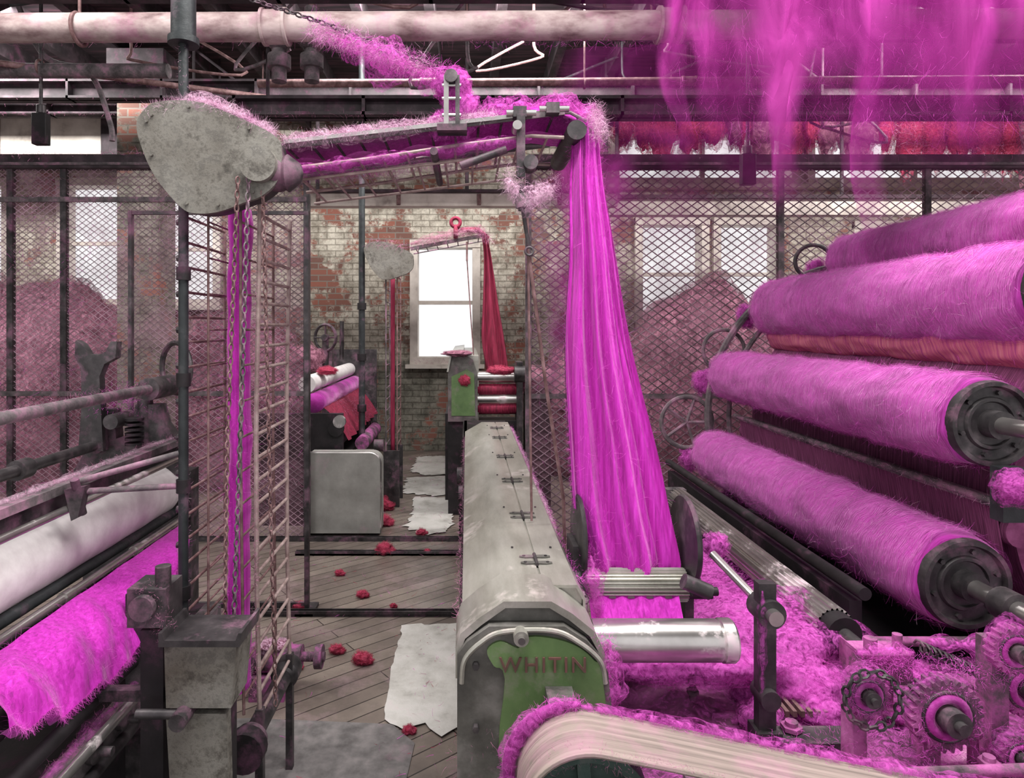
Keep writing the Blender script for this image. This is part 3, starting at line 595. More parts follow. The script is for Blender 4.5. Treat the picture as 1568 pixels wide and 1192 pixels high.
def fluted(w_,a0,a1,cx,cz,r,axis,n,mt,dp=.1):
    def fn(u,v):
        k=int(u*n*4+.5)%4; rr=r if k<2 else r*(1-dp); an=2*math.pi*u; h=a0+(a1-a0)*v
        return (h,cx+rr*math.cos(an),cz+rr*math.sin(an)) if axis=='x' else (cx+rr*math.cos(an),h,cz+rr*math.sin(an))
    w_.grid(fn,n*4,2,mt,True)
fluted(ctr,.335,.62,1.86,.865,.046,'x',26,steel_lid,.14)
ctr.cyl((.30,1.86,.865),(.335,1.86,.865),.05,steel_d); ctr.cyl((.615,1.86,.865),(.66,1.86,.865),.03,steel_d)
for z,y in((.845,1.84),(.87,1.8)): ctr.cyl((.62,y,z),(.69,y,z),.012,black)
ctr.grid(lambda u,v:(.34+.25*u,1.83-.1*v+.006*math.sin(u*30),.86-.13*v),24,6,wool_sliver)
ctr.lathe([(.31,0),(.31,.05),(.62,.05),(.625,.047),(.628,.052),(.655,.052),(.66,.048),(.66,0)],(1.62,.822),steel,48,'x')
ctr.bb(.315,.35,1.56,1.72,.6,.80,greygreen)
ctr.cyl((.57,1.72,.93),(.64,1.72,.9),.02,steel_d)
ctr.fuzzline([(-.02,1.5,.3),(-.02,1.5,.62),(.1,1.48,.7)],.03,500,.03,.0012,fib_dusty)
ctr.fuzzline([(-.02,1.6,.88),(-.015,4.3,.88)],.012,1200,.03,.0014,fib_dusty); ctr.fuzzline([(.288,1.65,.94),(.288,4.3,.94)],.012,1800,.03,.0014,wool_fib); ctr.fluffline([(.288,2.1,.94),(.288,4.3,.94)],.014,veil_pale,.6,step=.03)
ctr.fluffline([(.325,1.5,.88),(.335,1.5,.72)],.03); ctr.fuzzline([(.31,1.5,.9),(.33,1.5,.72)],.03,900,.03,.0012,wool_fib)
ctr.fluffline([(.29,1.7,.93),(.31,1.7,.85)],.02,veil_pale,.7)
ctr.fluffline([(.34,1.8,.97),(.36,1.78,.80)],.022); ctr.fuzzline([(.34,1.82,.97),(.36,1.82,.80)],.03,800,.025,.0012,wool_fib)
co=ctr.done()
tx=bpy.data.curves.new('raised_lettering','FONT'); tx.body='WHITIN'; tx.size=.048; tx.extrude=.002; tx.offset=.0003; tx.space_character=1.18
to=bpy.data.objects.new('raised_lettering',tx); sc.collection.objects.link(to); to.location=(.072,1.459,.828); to.rotation_euler=(math.pi/2,0,0)
tm=mat('worn_red_letters',[(.35,(92,70,62)),(.6,(118,80,74))],12,.6,0,0); tx.materials.append(tm); to.parent=co
# ------------------------------------------------------------ carding machine
cm=MB('carding_machine')
def roll(x,z,r,y0,y1,mt,cap=True,amp=.010,fz=7000,capm=steel_d,sh=True):
    n=44; prof=[(y0+.002,r*.82),(y0,r*.9)]+[(y0+.012+(y1-y0-.024)*k/n,r*(1 if 0<k<n else .97)) for k in range(n+1)]+[(y1,r*.9),(y1,0)]
    cm.lathe(prof,(x,z),mt,64,amp=amp,fr=9)
    if sh:
        for e,a in((.005,.9),(.011,.5)): cm.lathe([(y0+.01+(y1-y0-.02)*k/n,r+e) for k in range(n+1)],(x,z),veil_roll,56,amp=amp*1.6,fr=9,al=a)
    if cap:
        rc=r*.9
        cm.lathe([(y0-.012,0),(y0-.012,rc*.28),(y0-.006,rc*.3),(y0-.006,rc*.5),(y0-.014,rc*.53),(y0-.014,rc*.6),(y0-.004,rc*.64),(y0-.004,rc*.86),(y0-.022,rc*.9),(y0-.022,rc*1.0),(y0,rc*1.03),(y0+.02,rc*1.03)],(x,z),capm,48)
        for k in range(6):
            a=k*math.pi/3+.3; cm.cyl((x+rc*.75*math.cos(a),y0-.016,z+rc*.75*math.sin(a)),(x+rc*.75*math.cos(a),y0,z+rc*.75*math.sin(a)),.008,capm,seg=6)
    cm.cyl((x,y0-.25,z),(x,y0,z),r*.18,steel); cm.cyl((x,y1,z),(x,y1+.1,z),r*.2,steel_d)
    cm.cyl((x,y0-.05,z),(x,y0,z),r*.3,steel_d)
    for _ in range(fz):
        a=U(0,2*math.pi); y=U(y0+.01,y1-.01); nrm=Vector((math.cos(a),0,math.sin(a))); tg=Vector((-math.sin(a),U(-.5,.5),math.cos(a)))*random.choice((1,-1))
        cm.fibre(Vector((x,y,z))+nrm*r*1.0,nrm*U(.1,.8)+tg,U(.02,.07),.0013,wool_fib if R()<.85 else fib_pale,.7)
roll(1.52,.816,.148,2.0,4.02,wool_roll,fz=9000)
roll(1.60,1.304,.143,2.0,3.98,wool_roll,fz=9000)
roll(1.876,1.71,.172,2.02,3.96,wool_roll,fz=13000)
roll(1.90,1.555,.102,2.03,3.94,orange_roll,fz=900,sh=False)
roll(2.31,2.0,.15,2.02,3.96,wool_roll,fz=6000)
n=30; cm.lathe([(2.06,0),(2.06,.68)]+[(2.06+1.88*k/n,.70) for k in range(n+1)]+[(3.94,0)],(2.42,1.05),lace,90,amp=.006,fr=6)
cm.cyl((1.625,2.0,1.06),(1.625,3.96,1.06),.012,lintmetal2); cm.bb(1.63,1.70,2.0,3.96,1.04,1.055,lintmetal2)
cm.fuzzline([(1.62,2.0,1.06),(1.62,3.96,1.06)],.01,1400,.035,.0013,fib_pale)
cm.cyl((1.70,2.0,.97),(1.70,3.96,.97),.05,lace)
cm.grid(lambda u,v:(1.635+.05*v+.006*math.sin(u*60)*v,2.02+1.9*u,1.05-.3*v),90,6,lace)
for y in(1.97,4.04):
    if y>3:
        for Rr,t in((.93,.022),(.80,.016)):
            cm.tube([(2.42+Rr*math.cos(a),y,1.05+Rr*math.sin(a)) for a in [math.radians(70+k*5) for k in range(33)]],t,lintmetal2,8)
    cm.prism([(1.05,0),(3.4,0),(3.4,.7),(2.9,.62),(1.7,.60),(1.25,.52),(1.05,.3)],'xz',y-.02,y+.02,lintmetal)
    for (x,z) in((1.52,.816),(1.60,1.304),(1.876,1.71),(2.31,2.0)):
        dx,dz=2.42-x,1.05-z; L=math.hypot(dx,dz)
        if y>3: cm.beam((x,y+.03,z),(x+dx/L*.25,y+.03,z+dz/L*.25),.03,.06,lintmetal2); cm.cyl((x,y,z),(x,y+.08,z),.05,lintmetal2); cm.tuft((x-.12,y+.06,z-.05),(.05,.04,.06),x,.35,22,fz=250)
cm.ring((1.38,4.1,1.0),(0,1,0),.16,.014,lintmetal2); cm.ring((1.62,4.12,1.45),(0,1,0),.13,.012,lintmetal2)
for k in range(5):
    a=k*2*math.pi/5; cm.cyl((1.38,4.1,1.0),(1.38+.16*math.cos(a),4.1,1.0+.16*math.sin(a)),.01,lintmetal2,seg=6)
cm.ring((2.12,4.0,2.0),(.3,1,0),.1,.012,steel_d)
cm.bb(1.50,1.56,1.80,1.86,.55,.78,lintmetal); cm.cyl((1.52,1.8,.816),(1.52,1.86,.816),.045,steel_d); cm.tuft((1.60,1.80,.70),(.06,.05,.05),6,.3,fz=600)
cm.cyl((1.6,1.72,1.304),(1.6,1.95,1.304),.026,steel)
cm.tuft((1.60,1.9,1.13),(.045,.04,.04),9,.25,fz=500); cm.bb(1.585,1.66,1.93,1.98,1.02,1.18,dkgreen)
fluted(cm,1.92,3.35,1.083,.716,.056,'y',22,steel,.13)
cm.cyl((1.083,1.87,.716),(1.083,1.925,.716),.05,black); cm.cyl((1.083,1.78,.716),(1.083,1.9,.716),.02,steel_d)
cm.bb(1.06,1.11,1.80,1.86,.5,.72,lintmetal); cm.bb(1.03,1.13,3.36,3.42,.3,.76,lintmetal2)
cm.bb(1.16,2.4,2.05,3.95,.28,.5,black); cm.prism([(1.14,.5),(1.17,.5),(1.17,.66),(1.14,.66)],'xz',2.0,3.9,black); cm.bb(1.2,1.24,2.05,3.9,.5,.74,black)  # black trough and plates put the void's shade into colour
cm.cyl((1.22,2.0,.78),(1.22,3.95,.78),.02,black)
def dk(u,v):
    x=.34+1.9*u;y=1.05+.97*v
    return (x,y,.565+.035*noise.noise(Vector((x*6,y*6,0)))+.018*noise.noise(Vector((x*18,y*18,0)))+.008*noise.noise(Vector((x*50,y*50,4))))
cm.grid(dk,150,80,lintdeck)
cm.grid(lambda u,v:(dk(u,v)[0],dk(u,v)[1],dk(u,v)[2]+.012+.02*noise.noise(Vector((u*20,v*12,8)))),90,50,veil_fluff,al=.5)
cm.bb(.34,2.2,1.05,2.0,.5,.54,black); 
for x in(.4,1.2,2.15):
    for y in(1.1,1.95): cm.bb(x-.03,x+.03,y-.03,y+.03,0,.5,black)
cm.bb(.75,.95,1.55,1.62,.57,.61,steel_d)
for k in range(12): cm.bb(.80+k*.02,.81+k*.02,1.68,1.78,.595,.61,rust)
cm.tuft((.62,1.76,.69),(.23,.06,.04),11,.12,44,fz=1200); cm.tuft((.95,2.05,.60),(.27,.22,.11),12,.22,50,fz=2000); cm.tuft((.95,2.6,.50),(.13,.6,.14),15,.2,44,fz=800); cm.tuft((.92,1.80,.61),(.13,.07,.05),13,.25,fz=800)
cm.tuft((.70,1.84,.985),(.028,.025,.025),14,.3)
cm.beam((.73,1.6,.975),(.73,1.6,.60),.03,.042,steel_d); cm.cyl((.735,1.57,.905),(.735,1.64,.905),.034,steel_d); cm.cyl((.735,1.55,.905),(.735,1.57,.905),.018,steel); cm.cyl((.67,1.78,.98),(.735,1.6,.905),.011,steel); cm.cyl((.73,1.565,.70),(.73,1.63,.70),.024,steel_d); cm.bb(.70,.76,1.57,1.63,.57,.62,steel_d)
cm.fluffline([(.715,1.58,.96),(.715,1.58,.70)],.012,veil_fluff,.5)
lg=mat('lint_packed_gear',[(.34,(50,42,48)),(.46,(104,64,92)),(.57,(168,82,146)),(.75,(204,138,186))],9,.9,.05,.4,detail=11,bd=.01,nr=.72)
for c_,r_,th,tt in (((.885,1.45,.785),.05,.022,18),((1.09,1.50,.715),.083,.04,26),((1.25,1.5,.86),.055,.03,20),((1.235,1.47,.64),.045,.03,16),((1.36,1.6,.72),.07,.03,24)):
    cm.gear(c_,r_,th,tt,lg,steel_d); cm.ring((c_[0],c_[1]-th*.5,c_[2]),(0,1,0),r_*.52,r_*.13,wool_fluff,24,8)
    cm.fluffline([(c_[0]+r_*.9*math.cos(a),c_[1],c_[2]+r_*.9*math.sin(a)) for a in [k*math.pi/8 for k in range(13)]],.02,veil_fluff,.6)
    cm.fuzzline([(c_[0]+r_*.8*math.cos(a),c_[1]-th/2,c_[2]+r_*.8*math.sin(a)) for a in [k*math.pi/8 for k in range(17)]],.012,700,.022,.0011,wool_fib)
cm.chain([(.885+.06*math.cos(a),1.425,.785+.06*math.sin(a)) for a in [k*math.pi/10 for k in range(21)]],steel_d,.018,.003,.008)
cm.bb(.87,.90,1.47,1.52,.56,.76,lintmetal); cm.bb(1.07,1.11,1.53,1.58,.56,.72,lintmetal); cm.bb(1.23,1.27,1.53,1.58,.56,.86,lintmetal)
cm.box((1.085,1.72,.71),(.13,.07,.07),lintmetal); cm.cyl((1.05,1.70,.74),(1.05,1.70,.79),.016,lintmetal); cm.cyl((1.12,1.70,.74),(1.12,1.70,.80),.012,lintmetal); cm.bb(1.02,1.15,1.68,1.76,.744,.754,lintmetal); cm.bb(1.06,1.11,1.7,1.75,.56,.68,lintmetal)
cm.tube([(1.16+k*.0022,1.68+.014*math.cos(k*.9),.78-k*.001+.014*math.sin(k*.9)) for k in range(70)],.003,steel_d,6)
for k in range(12): cm.tuft((U(.5,1.6),U(1.25,1.9),.59),(U(.03,.07),U(.03,.05),U(.015,.035)),k*3.3,.3,20,fz=200)
for k in range(18):
    x=U(.45,1.7);y=U(1.25,1.95); z=U(.6,.68);rr=U(.008,.018); cm.cyl((x,y,.56),(x,y,z),rr,lintmetal,seg=10); cm.cyl((x,y,z-.02),(x,y,z-.01),rr*1.7,lintmetal,seg=6)
cm.cyl((.45,1.35,.66),(1.9,1.42,.66),.012,lintmetal); cm.cyl((.5,1.95,.66),(1.6,1.95,.66),.014,lintmetal)
cm.fluffline([(1.0,1.68,.76),(1.15,1.68,.76)],.022); cm.fluffline([(1.2,1.7,.78),(1.4,1.7,.76)],.03)
cm.fuzzline([(.5,1.4,.6),(.9,1.5,.62),(1.3,1.5,.63),(1.7,1.6,.63)],.08,5200,.03,.0012,wool_fib); cm.fuzzline([(1.0,1.65,.76),(1.15,1.6,.75),(1.3,1.5,.82),(1.45,1.7,.76)],.045,3200,.03,.0012,wool_fib)
cm.fuzzline([(1.52,1.85,.81),(1.55,1.75,.80)],.03,600,.03,.0012,wool_fib)
cm.done()
# ------------------------------------------------------------ pulley and belt
w=MB('drive_belt_pulley'); cx,cz,Rr=.205,.775,.112
w.lathe([(1.10,Rr*.8),(1.10,Rr*.98),(1.15,Rr),(1.2,Rr*.98),(1.2,Rr*.8),(1.15,Rr*.84),(1.10,Rr*.8)],(cx,cz),pul_green,60)
w.lathe([(1.08,0),(1.08,.03),(1.22,.03),(1.22,0)],(cx,cz),pul_green,24); w.cyl((cx,1.04,cz),(cx,1.5,cz),.014,steel_d)
w.cyl((cx,1.125,cz),(cx,1.145,cz),Rr*.84,pul_green,seg=48)
for k in range(5):
    a=k*2*math.pi/5+.4; w.beam((cx,1.12,cz),(cx+Rr*.82*math.cos(a),1.12,cz+Rr*.82*math.sin(a)),.02,.022,pul_green)
w.bb(cx-.03,cx+.03,1.25,1.47,cz-.03,cz+.02,greygreen); w.bb(cx-.03,cx+.03,1.3,1.4,0,cz-.02,greygreen)
w.fuzzline([(cx+.1*math.cos(a),1.11,cz+.1*math.sin(a)) for a in [k*.3 for k in range(12)]],.02,900,.015,.001,fib_dusty)
w.lathe([(1.05,0),(1.05,.1),(1.25,.1),(1.25,0)],(cx+1.63,cz-.28),pul_green,40); w.bb(cx+1.6,cx+1.66,1.13,1.17,0,cz-.3,pul_green)
pu=w.done()
w=MB('flat_drive_belt'); pts=[]
for k in range(25):
    a=math.radians(250-k*(250-80)/24); pts.append((cx+(Rr+.002)*math.cos(a),cz+(Rr+.002)*math.sin(a)))
pts+= [(cx+.03+(1.6)*t,cz+Rr+.0-.30*t-.012*math.sin(t*3.1)) for t in [.06,.12,.25,.4,.55,.7,.85,1]]
gp=lambda u:pts[int(round(u*(len(pts)-1)))]
w.grid(lambda u,v:(gp(u)[0],1.09+.12*v,gp(u)[1]),len(pts)-1,1,belt)
w.grid(lambda u,v:(gp(u)[0],1.09+.12*v,gp(u)[1]-.006),len(pts)-1,1,belt)
for y in(1.088,1.13,1.17,1.212): w.tube([(p[0],y,p[1]-.003) for p in pts],.0042 if y in(1.088,1.212) else .0034,belt,6)
arc=[(cx+(Rr+.016)*math.cos(a),1.212,cz+(Rr+.012)*math.sin(a)) for a in [math.radians(225-k*6) for k in range(24)]]
w.tube(arc,[.011*math.sin(math.pi*(k+.5)/24)+.003 for k in range(24)],wool_fluff,10)
w.fluffline(arc,.026); w.fuzzline(arc,.016,2200,.02,.001,wool_fib)
w.fluffline([(p[0],1.215,p[1]+.004) for p in pts[22:]],.014,veil_fluff,.8); w.fuzzline([(p[0],1.21,p[1]) for p in pts[24:]],.012,2500,.018,.001,wool_fib)
w.fuzzline([(p[0],1.09,p[1]) for p in pts[24:]],.008,1200,.012,.001,fib_dusty)
w.done(parent=pu)
w=MB('roller_drive_chain'); w.chain([(.38,1.06,.83),(.7,1.1,.76),(1.2,1.15,.68)],steel_d,.016,.003,.008); w.chain([(.38,1.06,.80),(.7,1.1,.73),(1.2,1.15,.64)],steel_d,.016,.003,.008); w.done(parent=pu)
# ------------------------------------------------------------ left machine
lm=MB('wool_condenser_machine')
def rod(x,z,y0,y1,r,mt,seg=20): lm.cyl((x,y0,z),(x,y1,z),r,mt,seg=seg)
rod(-1.27,1.35,1.2,2.75,.019,lintmetal2); rod(-1.5,1.12,1.2,2.7,.02,steel_d)
for y in(2.66,2.2,1.8): lm.cyl((-1.5,y-.03,1.12),(-1.5,y+.03,1.12),.034,steel_d)
lm.bb(-1.24,-1.17,1.2,2.75,1.115,1.14,lintmetal2); lm.bb(-1.21,-1.2,1.2,2.75,1.06,1.12,steel_d)
lm.cyl((-1.16,1.2,1.07),(-1.16,2.7,1.07),.012,steel)
lm.lathe([(1.2,0)]+[(1.2+1.5*k/20,.108) for k in range(21)]+[(2.7,0)],(-1.29,.93),cream,48,amp=.004)
rod(-1.215,.83,1.2,2.75,.018,dkgreen); rod(-1.165,.815,1.2,2.75,.014,steel); rod(-1.19,.78,1.2,2.75,.02,black)
for y in(1.5,1.9,2.3): lm.cyl((-1.165,y-.02,.815),(-1.165,y+.02,.815),.018,steel)
lm.bb(-1.6,-1.15,2.72,2.8,0,1.0,steel_d)
lm.prism([(-1.62,1.0),(-1.18,1.0),(-1.18,1.12),(-1.24,1.2),(-1.26,1.28),(-1.36,1.28),(-1.38,1.16),(-1.44,1.14),(-1.45,1.26),(-1.55,1.26),(-1.56,1.1)],'xz',2.68,2.74,steel_d)
fork=[(-1.56,1.1),(-1.46,1.1),(-1.475,1.4),(-1.455,1.45),(-1.41,1.475),(-1.405,1.54),(-1.43,1.54),(-1.45,1.50),(-1.48,1.485),(-1.52,1.49),(-1.545,1.53),(-1.57,1.545),(-1.575,1.48),(-1.55,1.43),(-1.545,1.3)]
lm.prism(fork,'xz',2.62,2.66,steel_d)
lm.cyl((-1.27,2.6,1.35),(-1.27,2.8,1.35),.045,steel_d); lm.cyl((-1.33,2.7,1.1),(-1.33,2.7,1.3),.03,steel_d)
lm.ring((-1.27,2.85,1.42),(.7,1,0),.11,.012,steel_d)
for k in range(6): lm.cyl((-1.35,2.65,1.12+k*.02),(-1.35,2.65,1.13+k*.02),.035,black)
for z in (1.22,1.0): lm.cyl((-1.42,2.6,z),(-1.42,2.75,z),.03,steel_d)
def web(u,v):
    y=1.42+1.15*u; 
    top=Vector((-1.135,y,.815)); 
    bx=-.97-.03*abs(u-.5); bz=.72-.09*math.sin(math.pi*min(1,u*1.15))+.06*max(0,u-.7); by=1.40+.90*u
    bot=Vector((bx,by,bz)); p=top.lerp(bot,v)
    sw=.15+.65*v
    rip=.026*sw*noise.noise(Vector((u*9-v*.8,v*.7,0)))*2+.007*sw*math.sin(u*52+4*noise.noise(Vector((u*4,v*2,0))))+.006*noise.noise(Vector((u*26,v*2,3)))*sw
    return (p.x+.03*math.sin(v*math.pi)*.8+rip*.5,p.y+.015*noise.noise(Vector((u*7,v*2,9)))*v,p.z+.04*math.sin(v*math.pi*.9)+rip)
lm.grid(web,200,30,wool_sliver); lm.grid(lambda u,v:tuple(Vector(web(u,1))+Vector((-.03*v,0,-.02*v))),200,4,wool_sliver)
for _ in range(2500):
    u=R(); lm.fibre(web(u,1),(.5,U(-1,1),-1),.03,.001,wool_fib,1)
for _ in range(2500):
    lm.fibre(web(R(),R()),(U(-1,1),U(-.4,.4),.3),U(.02,.05),.0009,wool_fib,.5)
lm.bb(-1.2,-1.02,1.2,2.6,.08,.5,black); lm.bb(-1.02,-.96,1.2,2.55,.46,.52,lintmetal2); rod(-1.1,.66,1.2,2.5,.03,steel_d); rod(-1.08,.74,1.2,1.75,.012,steel)
rod(-.95,.46,1.1,2.2,.016,steel_d); rod(-1.0,.6,1.2,2.3,.02,black); rod(-.93,.56,1.1,1.9,.014,steel)
lm.bb(-1.02,-.94,1.95,2.02,0,.80,steel_d); lm.bb(-2.0,-1.02,1.98,2.0,0,.5,black)
for y in(1.35,1.5,1.66,1.8): lm.lathe([(-.965,0),(-.965,.02),(-.955,.02),(-.955,.03),(-.94,.03),(-.93,.012),(-.90,.012),(-.90,0)],(y,.52),steel_d,14,'x')
lm.cyl((-1.13,1.9,1.15),(-.86,1.97,1.22),.009,lintmetal2); lm.cyl((-1.13,1.9,1.12),(-.86,1.97,1.12),.009,lintmetal2); lm.cyl((-1.13,1.88,1.16),(-1.13,1.92,1.05),.012,steel_d); lm.prism([(-1.16,1.13),(-1.10,1.14),(-1.12,1.05),(-1.14,1.04)],'xz',1.88,1.91,steel_d)
hp=[(-.77,.795),(-.585,.795),(-.60,.63),(-.765,.63)]
lm.prism(hp,'xz',1.66,1.78,grey_m); lm.prism([(-.78,.79),(-.575,.79),(-.57,.825),(-.578,.825),(-.585,.806),(-.765,.806),(-.772,.825),(-.78,.825)],'xz',1.65,1.80,steel_d)
lm.prism([(-.77,.61),(-.615,.61),(-.605,.25),(-.75,.25)],'xz',1.67,1.70,grey_m); lm.cyl((-.72,1.62,.615),(-.72,1.7,.615),.022,steel_d); lm.cyl((-.84,1.66,.615),(-.70,1.66,.615),.012,steel_d)
lm.bb(-.75,-.62,1.70,1.76,0,.64,black)
lm.box((-.83,1.74,.87),(.10,.1,.10),steel_d); lm.cyl((-.83,1.68,.88),(-.83,1.66,.88),.032,steel_d); lm.cyl((-.80,1.72,.92),(-.80,1.72,.97),.02,steel_d); lm.bb(-.86,-.80,1.72,1.78,0,.8,black)
lm.bb(-1.0,-.78,1.74,1.77,.60,.63,steel_d)
lm.fluffline([(-1.2,1.5,1.145),(-1.2,2.7,1.145)],.012,veil_pale,.5); lm.fuzzline([(-1.2,1.4,1.14),(-1.2,2.7,1.14)],.02,1200,.03,.0012,fib_dusty); lm.fuzzline([(-.83,1.7,.92),(-.78,1.7,.8)],.03,700,.02,.0012,fib_dusty)
lm.fuzzline([(-1.27,1.6,1.365),(-1.27,2.7,1.365)],.015,900,.03,.0012,fib_dusty); lm.fuzzline([(-1.5,2.65,1.3),(-1.3,2.7,1.3)],.08,900,.03,.0014,wool_fib)
lm.fuzzline([(-1.0,1.3,.52),(-.99,2.4,.52)],.03,1800,.025,.0012,fib_dusty); lm.fluffline([(-1.0,1.3,.525),(-.99,2.4,.525)],.02,veil_fluff,.5)
lm.done()
w=MB('electric_motor'); w.lathe([(-.95,0),(-.95,.05),(-.93,.062),(-.78,.062),(-.76,.05),(-.72,.05),(-.72,.02),(-.62,.02),(-.62,0)],(2.85,.16),lintmetal,28,'x')
w.bb(-.93,-.78,2.78,2.92,0,.1,lintmetal); w.cyl((-.66,2.85,.16),(-.63,2.85,.16),.05,lintmetal); w.tuft((-.85,2.84,.215),(.07,.05,.015),3,.3,24,wool_dusty,veil_pale,300,fib_dusty); w.fuzzline([(-.94,2.84,.2),(-.66,2.84,.18)],.04,900,.02,.0013,fib_dusty); w.done()
# ------------------------------------------------------------ distant line
w=MB('guard_panel'); pp=[(-1.22,.03),(-.66,.03),(-.66,.52)]+[(-.74+.08*math.cos(a),.56+.08*math.sin(a)) for a in [math.radians(k*15) for k in range(7)]]+[(-1.22,.64)]
gm=mat('painted_sheet_metal',[(.3,(126,124,120)),(.6,(152,150,146)),(.8,(170,167,164))],6,.6,0,.1,lint=.2,lcol=(180,140,158))
w.prism(pp,'xz',4.96,4.99,gm); w.prism([(x*.985-.014,z*.97) for x,z in pp],'xz',4.99,5.2,gm); w.tube([(p[0],4.97,p[1]) for p in pp[1:]],.01,steel,8); w.bb(-1.2,-1.1,5.0,5.1,0,.05,black); w.bb(-.75,-.68,5.0,5.1,0,.05,black); w.done()
w=MB('wool_condenser_machine')
w.lathe([(5.3,0)]+[(5.3+1.9*k/10,.07) for k in range(11)]+[(7.2,0)],(-1.30,1.13),cream,32); w.lathe([(5.3,0)]+[(5.3+1.9*k/10,.08) for k in range(11)]+[(7.2,0)],(-1.24,.98),wool_roll,32)
w.lathe([(5.3,0)]+[(5.3+1.9*k/10,.1) for k in range(11)]+[(7.2,0)],(-1.12,.68),steel_d,32)
w.grid(lambda u,v:(-1.25+.28*v+.012*math.sin(u*40)*v,5.35+1.7*u,.98-.32*v+.06*math.sin(v*3)),60,8,cloth_red)
w.bb(-1.7,-1.0,5.25,5.3,0,.9,black); w.bb(-1.6,-.98,5.3,7.2,.1,.55,black); w.bb(-1.6,-1.0,7.2,7.26,0,1.35,steel_d)
w.cyl((-1.05,5.22,.78),(-1.05,5.28,.78),.06,black); w.cyl((-1.02,5.21,.84),(-1.02,5.25,.84),.05,steel); w.cyl((-.9,5.6,.6),(-.9,6.4,.6),.06,lintmetal)
w.cyl((-1.15,6.0,1.3),(-1.15,6.0,1.65),.02,steel_d); w.ring((-1.3,6.0,1.5),(.5,1,0),.12,.014,steel_d); w.bb(-1.36,-1.24,6.0,6.1,1.2,1.4,lintmetal2); w.cyl((-1.3,5.95,1.5),(-1.3,6.05,1.5),.03,steel_d); w.cyl((-1.3,6.0,1.0),(-1.3,6.0,1.5),.03,steel_d)
for k in range(4): 
    a=k*math.pi/2; w.cyl((-1.3,6,1.5),(-1.3+.1*math.cos(a),6,1.5+.12*math.sin(a)),.008,steel_d,seg=6)
w.tuft((-1.45,5.9,1.30),(.12,.1,.10),4,.3,30,wool_dusty,veil_pile,300,fib_dusty,.08); w.tuft((-1.2,5.6,1.22),(.08,.08,.03),4,.3,30,wool_red,veil_red,200,fib_dusty,.05)
w.fuzzline([(-1.25,5.4,1.05),(-1.0,6.5,.7)],.15,900,.08,.003,fib_dusty)
w.done()
DY=5.8
w=MB('overhead_wool_conveyor')
c2=[(p[0]*1.02+.09,p[1]+.08) for p in cs]; w.prism(c2,'xz',DY-.1,DY-.06,grey_m)
w.cyl((-.93,DY-.02,0),(-.93,DY-.02,4.3),.028,dkgreen)
for z in(.85,1.3,1.75): w.cyl((-.93,DY-.02,z),(-.93,DY-.02,z+.06),.04,black)
ladder(w,[(-.72,2.1),(-.72,1.2),(-.72,.5)],0,lintmetal2,.1,DY,DY+.3); ladder(w,[(-.62,2.1),(-.62,1.2),(-.62,.5)],0,rust,.1,DY,DY+.3)
w.tube([(-.67,DY+.1,2.05-k*.1) for k in range(17)],.02,cloth_red,8)
ladder(w,[(-.5,2.28),(.15,2.4)],0,lintmetal2,.09,DY,DY+.3); w.beam((-.5,DY-.02,2.29),(.16,DY-.02,2.41),.02,.03,lintmetal2)
w.cyl((-.1,DY-.03,2.38),(-.1,DY-.03,2.5),.02,cloth_red); w.ring((-.1,DY-.03,2.52),(0,1,0),.04,.016,cloth_red); w.tube([(-.1,DY,2.46),(.1,DY,2.46),(.19,DY,2.38)],.022,cloth_red)
w.fluffline([(-.5,DY-.03,2.33),(.1,DY-.03,2.45),(.2,DY-.03,2.35)],.05,veil_pile,.7,step=.03)
w.fuzzline([(-.85,DY-.1,2.33),(-.5,DY-.1,2.30),(.1,DY-.1,2.45),(.2,DY-.1,2.35)],.04,900,.09,.003,fib_dusty)
w.cyl((0,DY-.03,2.35),(0,DY-.03,2.18),.01,rust,seg=6); w.tube([(0,DY,2.2),(.04,DY,1.6),(.07,DY,1.2)],.006,rust,6)
for y in(DY,DY+.3): w.bb(-.74,-.6,y-.015,y+.015,0,.5,steel_d)
w.bb(-.95,-.75,5.3,5.6,0,.55,grey_m); w.cyl((-.78,5.5,.6),(-.7,5.5,.6),.05,steel_d)
w.done()
w=MB('falling_wool_sliver')
rr=spline([(2.42,.13,.18,DY),(2.2,.15,.22,DY),(1.8,.14,.28,DY),(1.5,.13,.33,DY),(1.22,.17,.37,DY)],6,False)
w.grid(lambda u,v:(lambda r_:(r_[1]+(r_[2]-r_[1])*(.5+.5*math.cos(u*2*math.pi)),r_[3]+.04*math.sin(u*2*math.pi)+.02*math.sin(u*40),r_[0]))(rr[int(round(v*(len(rr)-1)))]),40,len(rr)-1,cloth_red,True)
w.done()
w=MB('wool_feeding_machine')
w.prism([(-.16,.8),(-.16,1.25),(-.13,1.36),(-.03,1.37),(.05,1.32),(.09,1.2),(.09,.8)],'xz',5.5,5.56,greygreen); w.prism([(-.13,.85),(-.13,1.18),(.0,1.24),(.06,1.2),(.07,.85)],'xz',5.49,5.5,green)
w.prism([(-.17,1.22),(-.14,1.37),(-.03,1.385),(-.03,1.37),(-.13,1.355),(-.155,1.22)],'xz',5.48,7.8,steel_lid); w.prism([(-.16,.8),(-.16,1.25),(-.13,1.35),(.1,1.35),(.1,.8)],'xz',5.56,7.8,steel_lid)
w.tuft((-.08,5.6,1.37),(.12,.2,.02),3,.3,24,wool_dusty,veil_pile,200,fib_dusty); w.tuft((-.02,5.47,1.15),(.04,.02,.04),5,.3,20,wool_red,veil_red,100,wool_red)
for z,mt_ in((1.17,steel),(1.06,cloth_red),(.98,steel),(.9,cloth_red)): w.cyl((.09,5.6,z),(.44,5.6,z),.05,mt_)
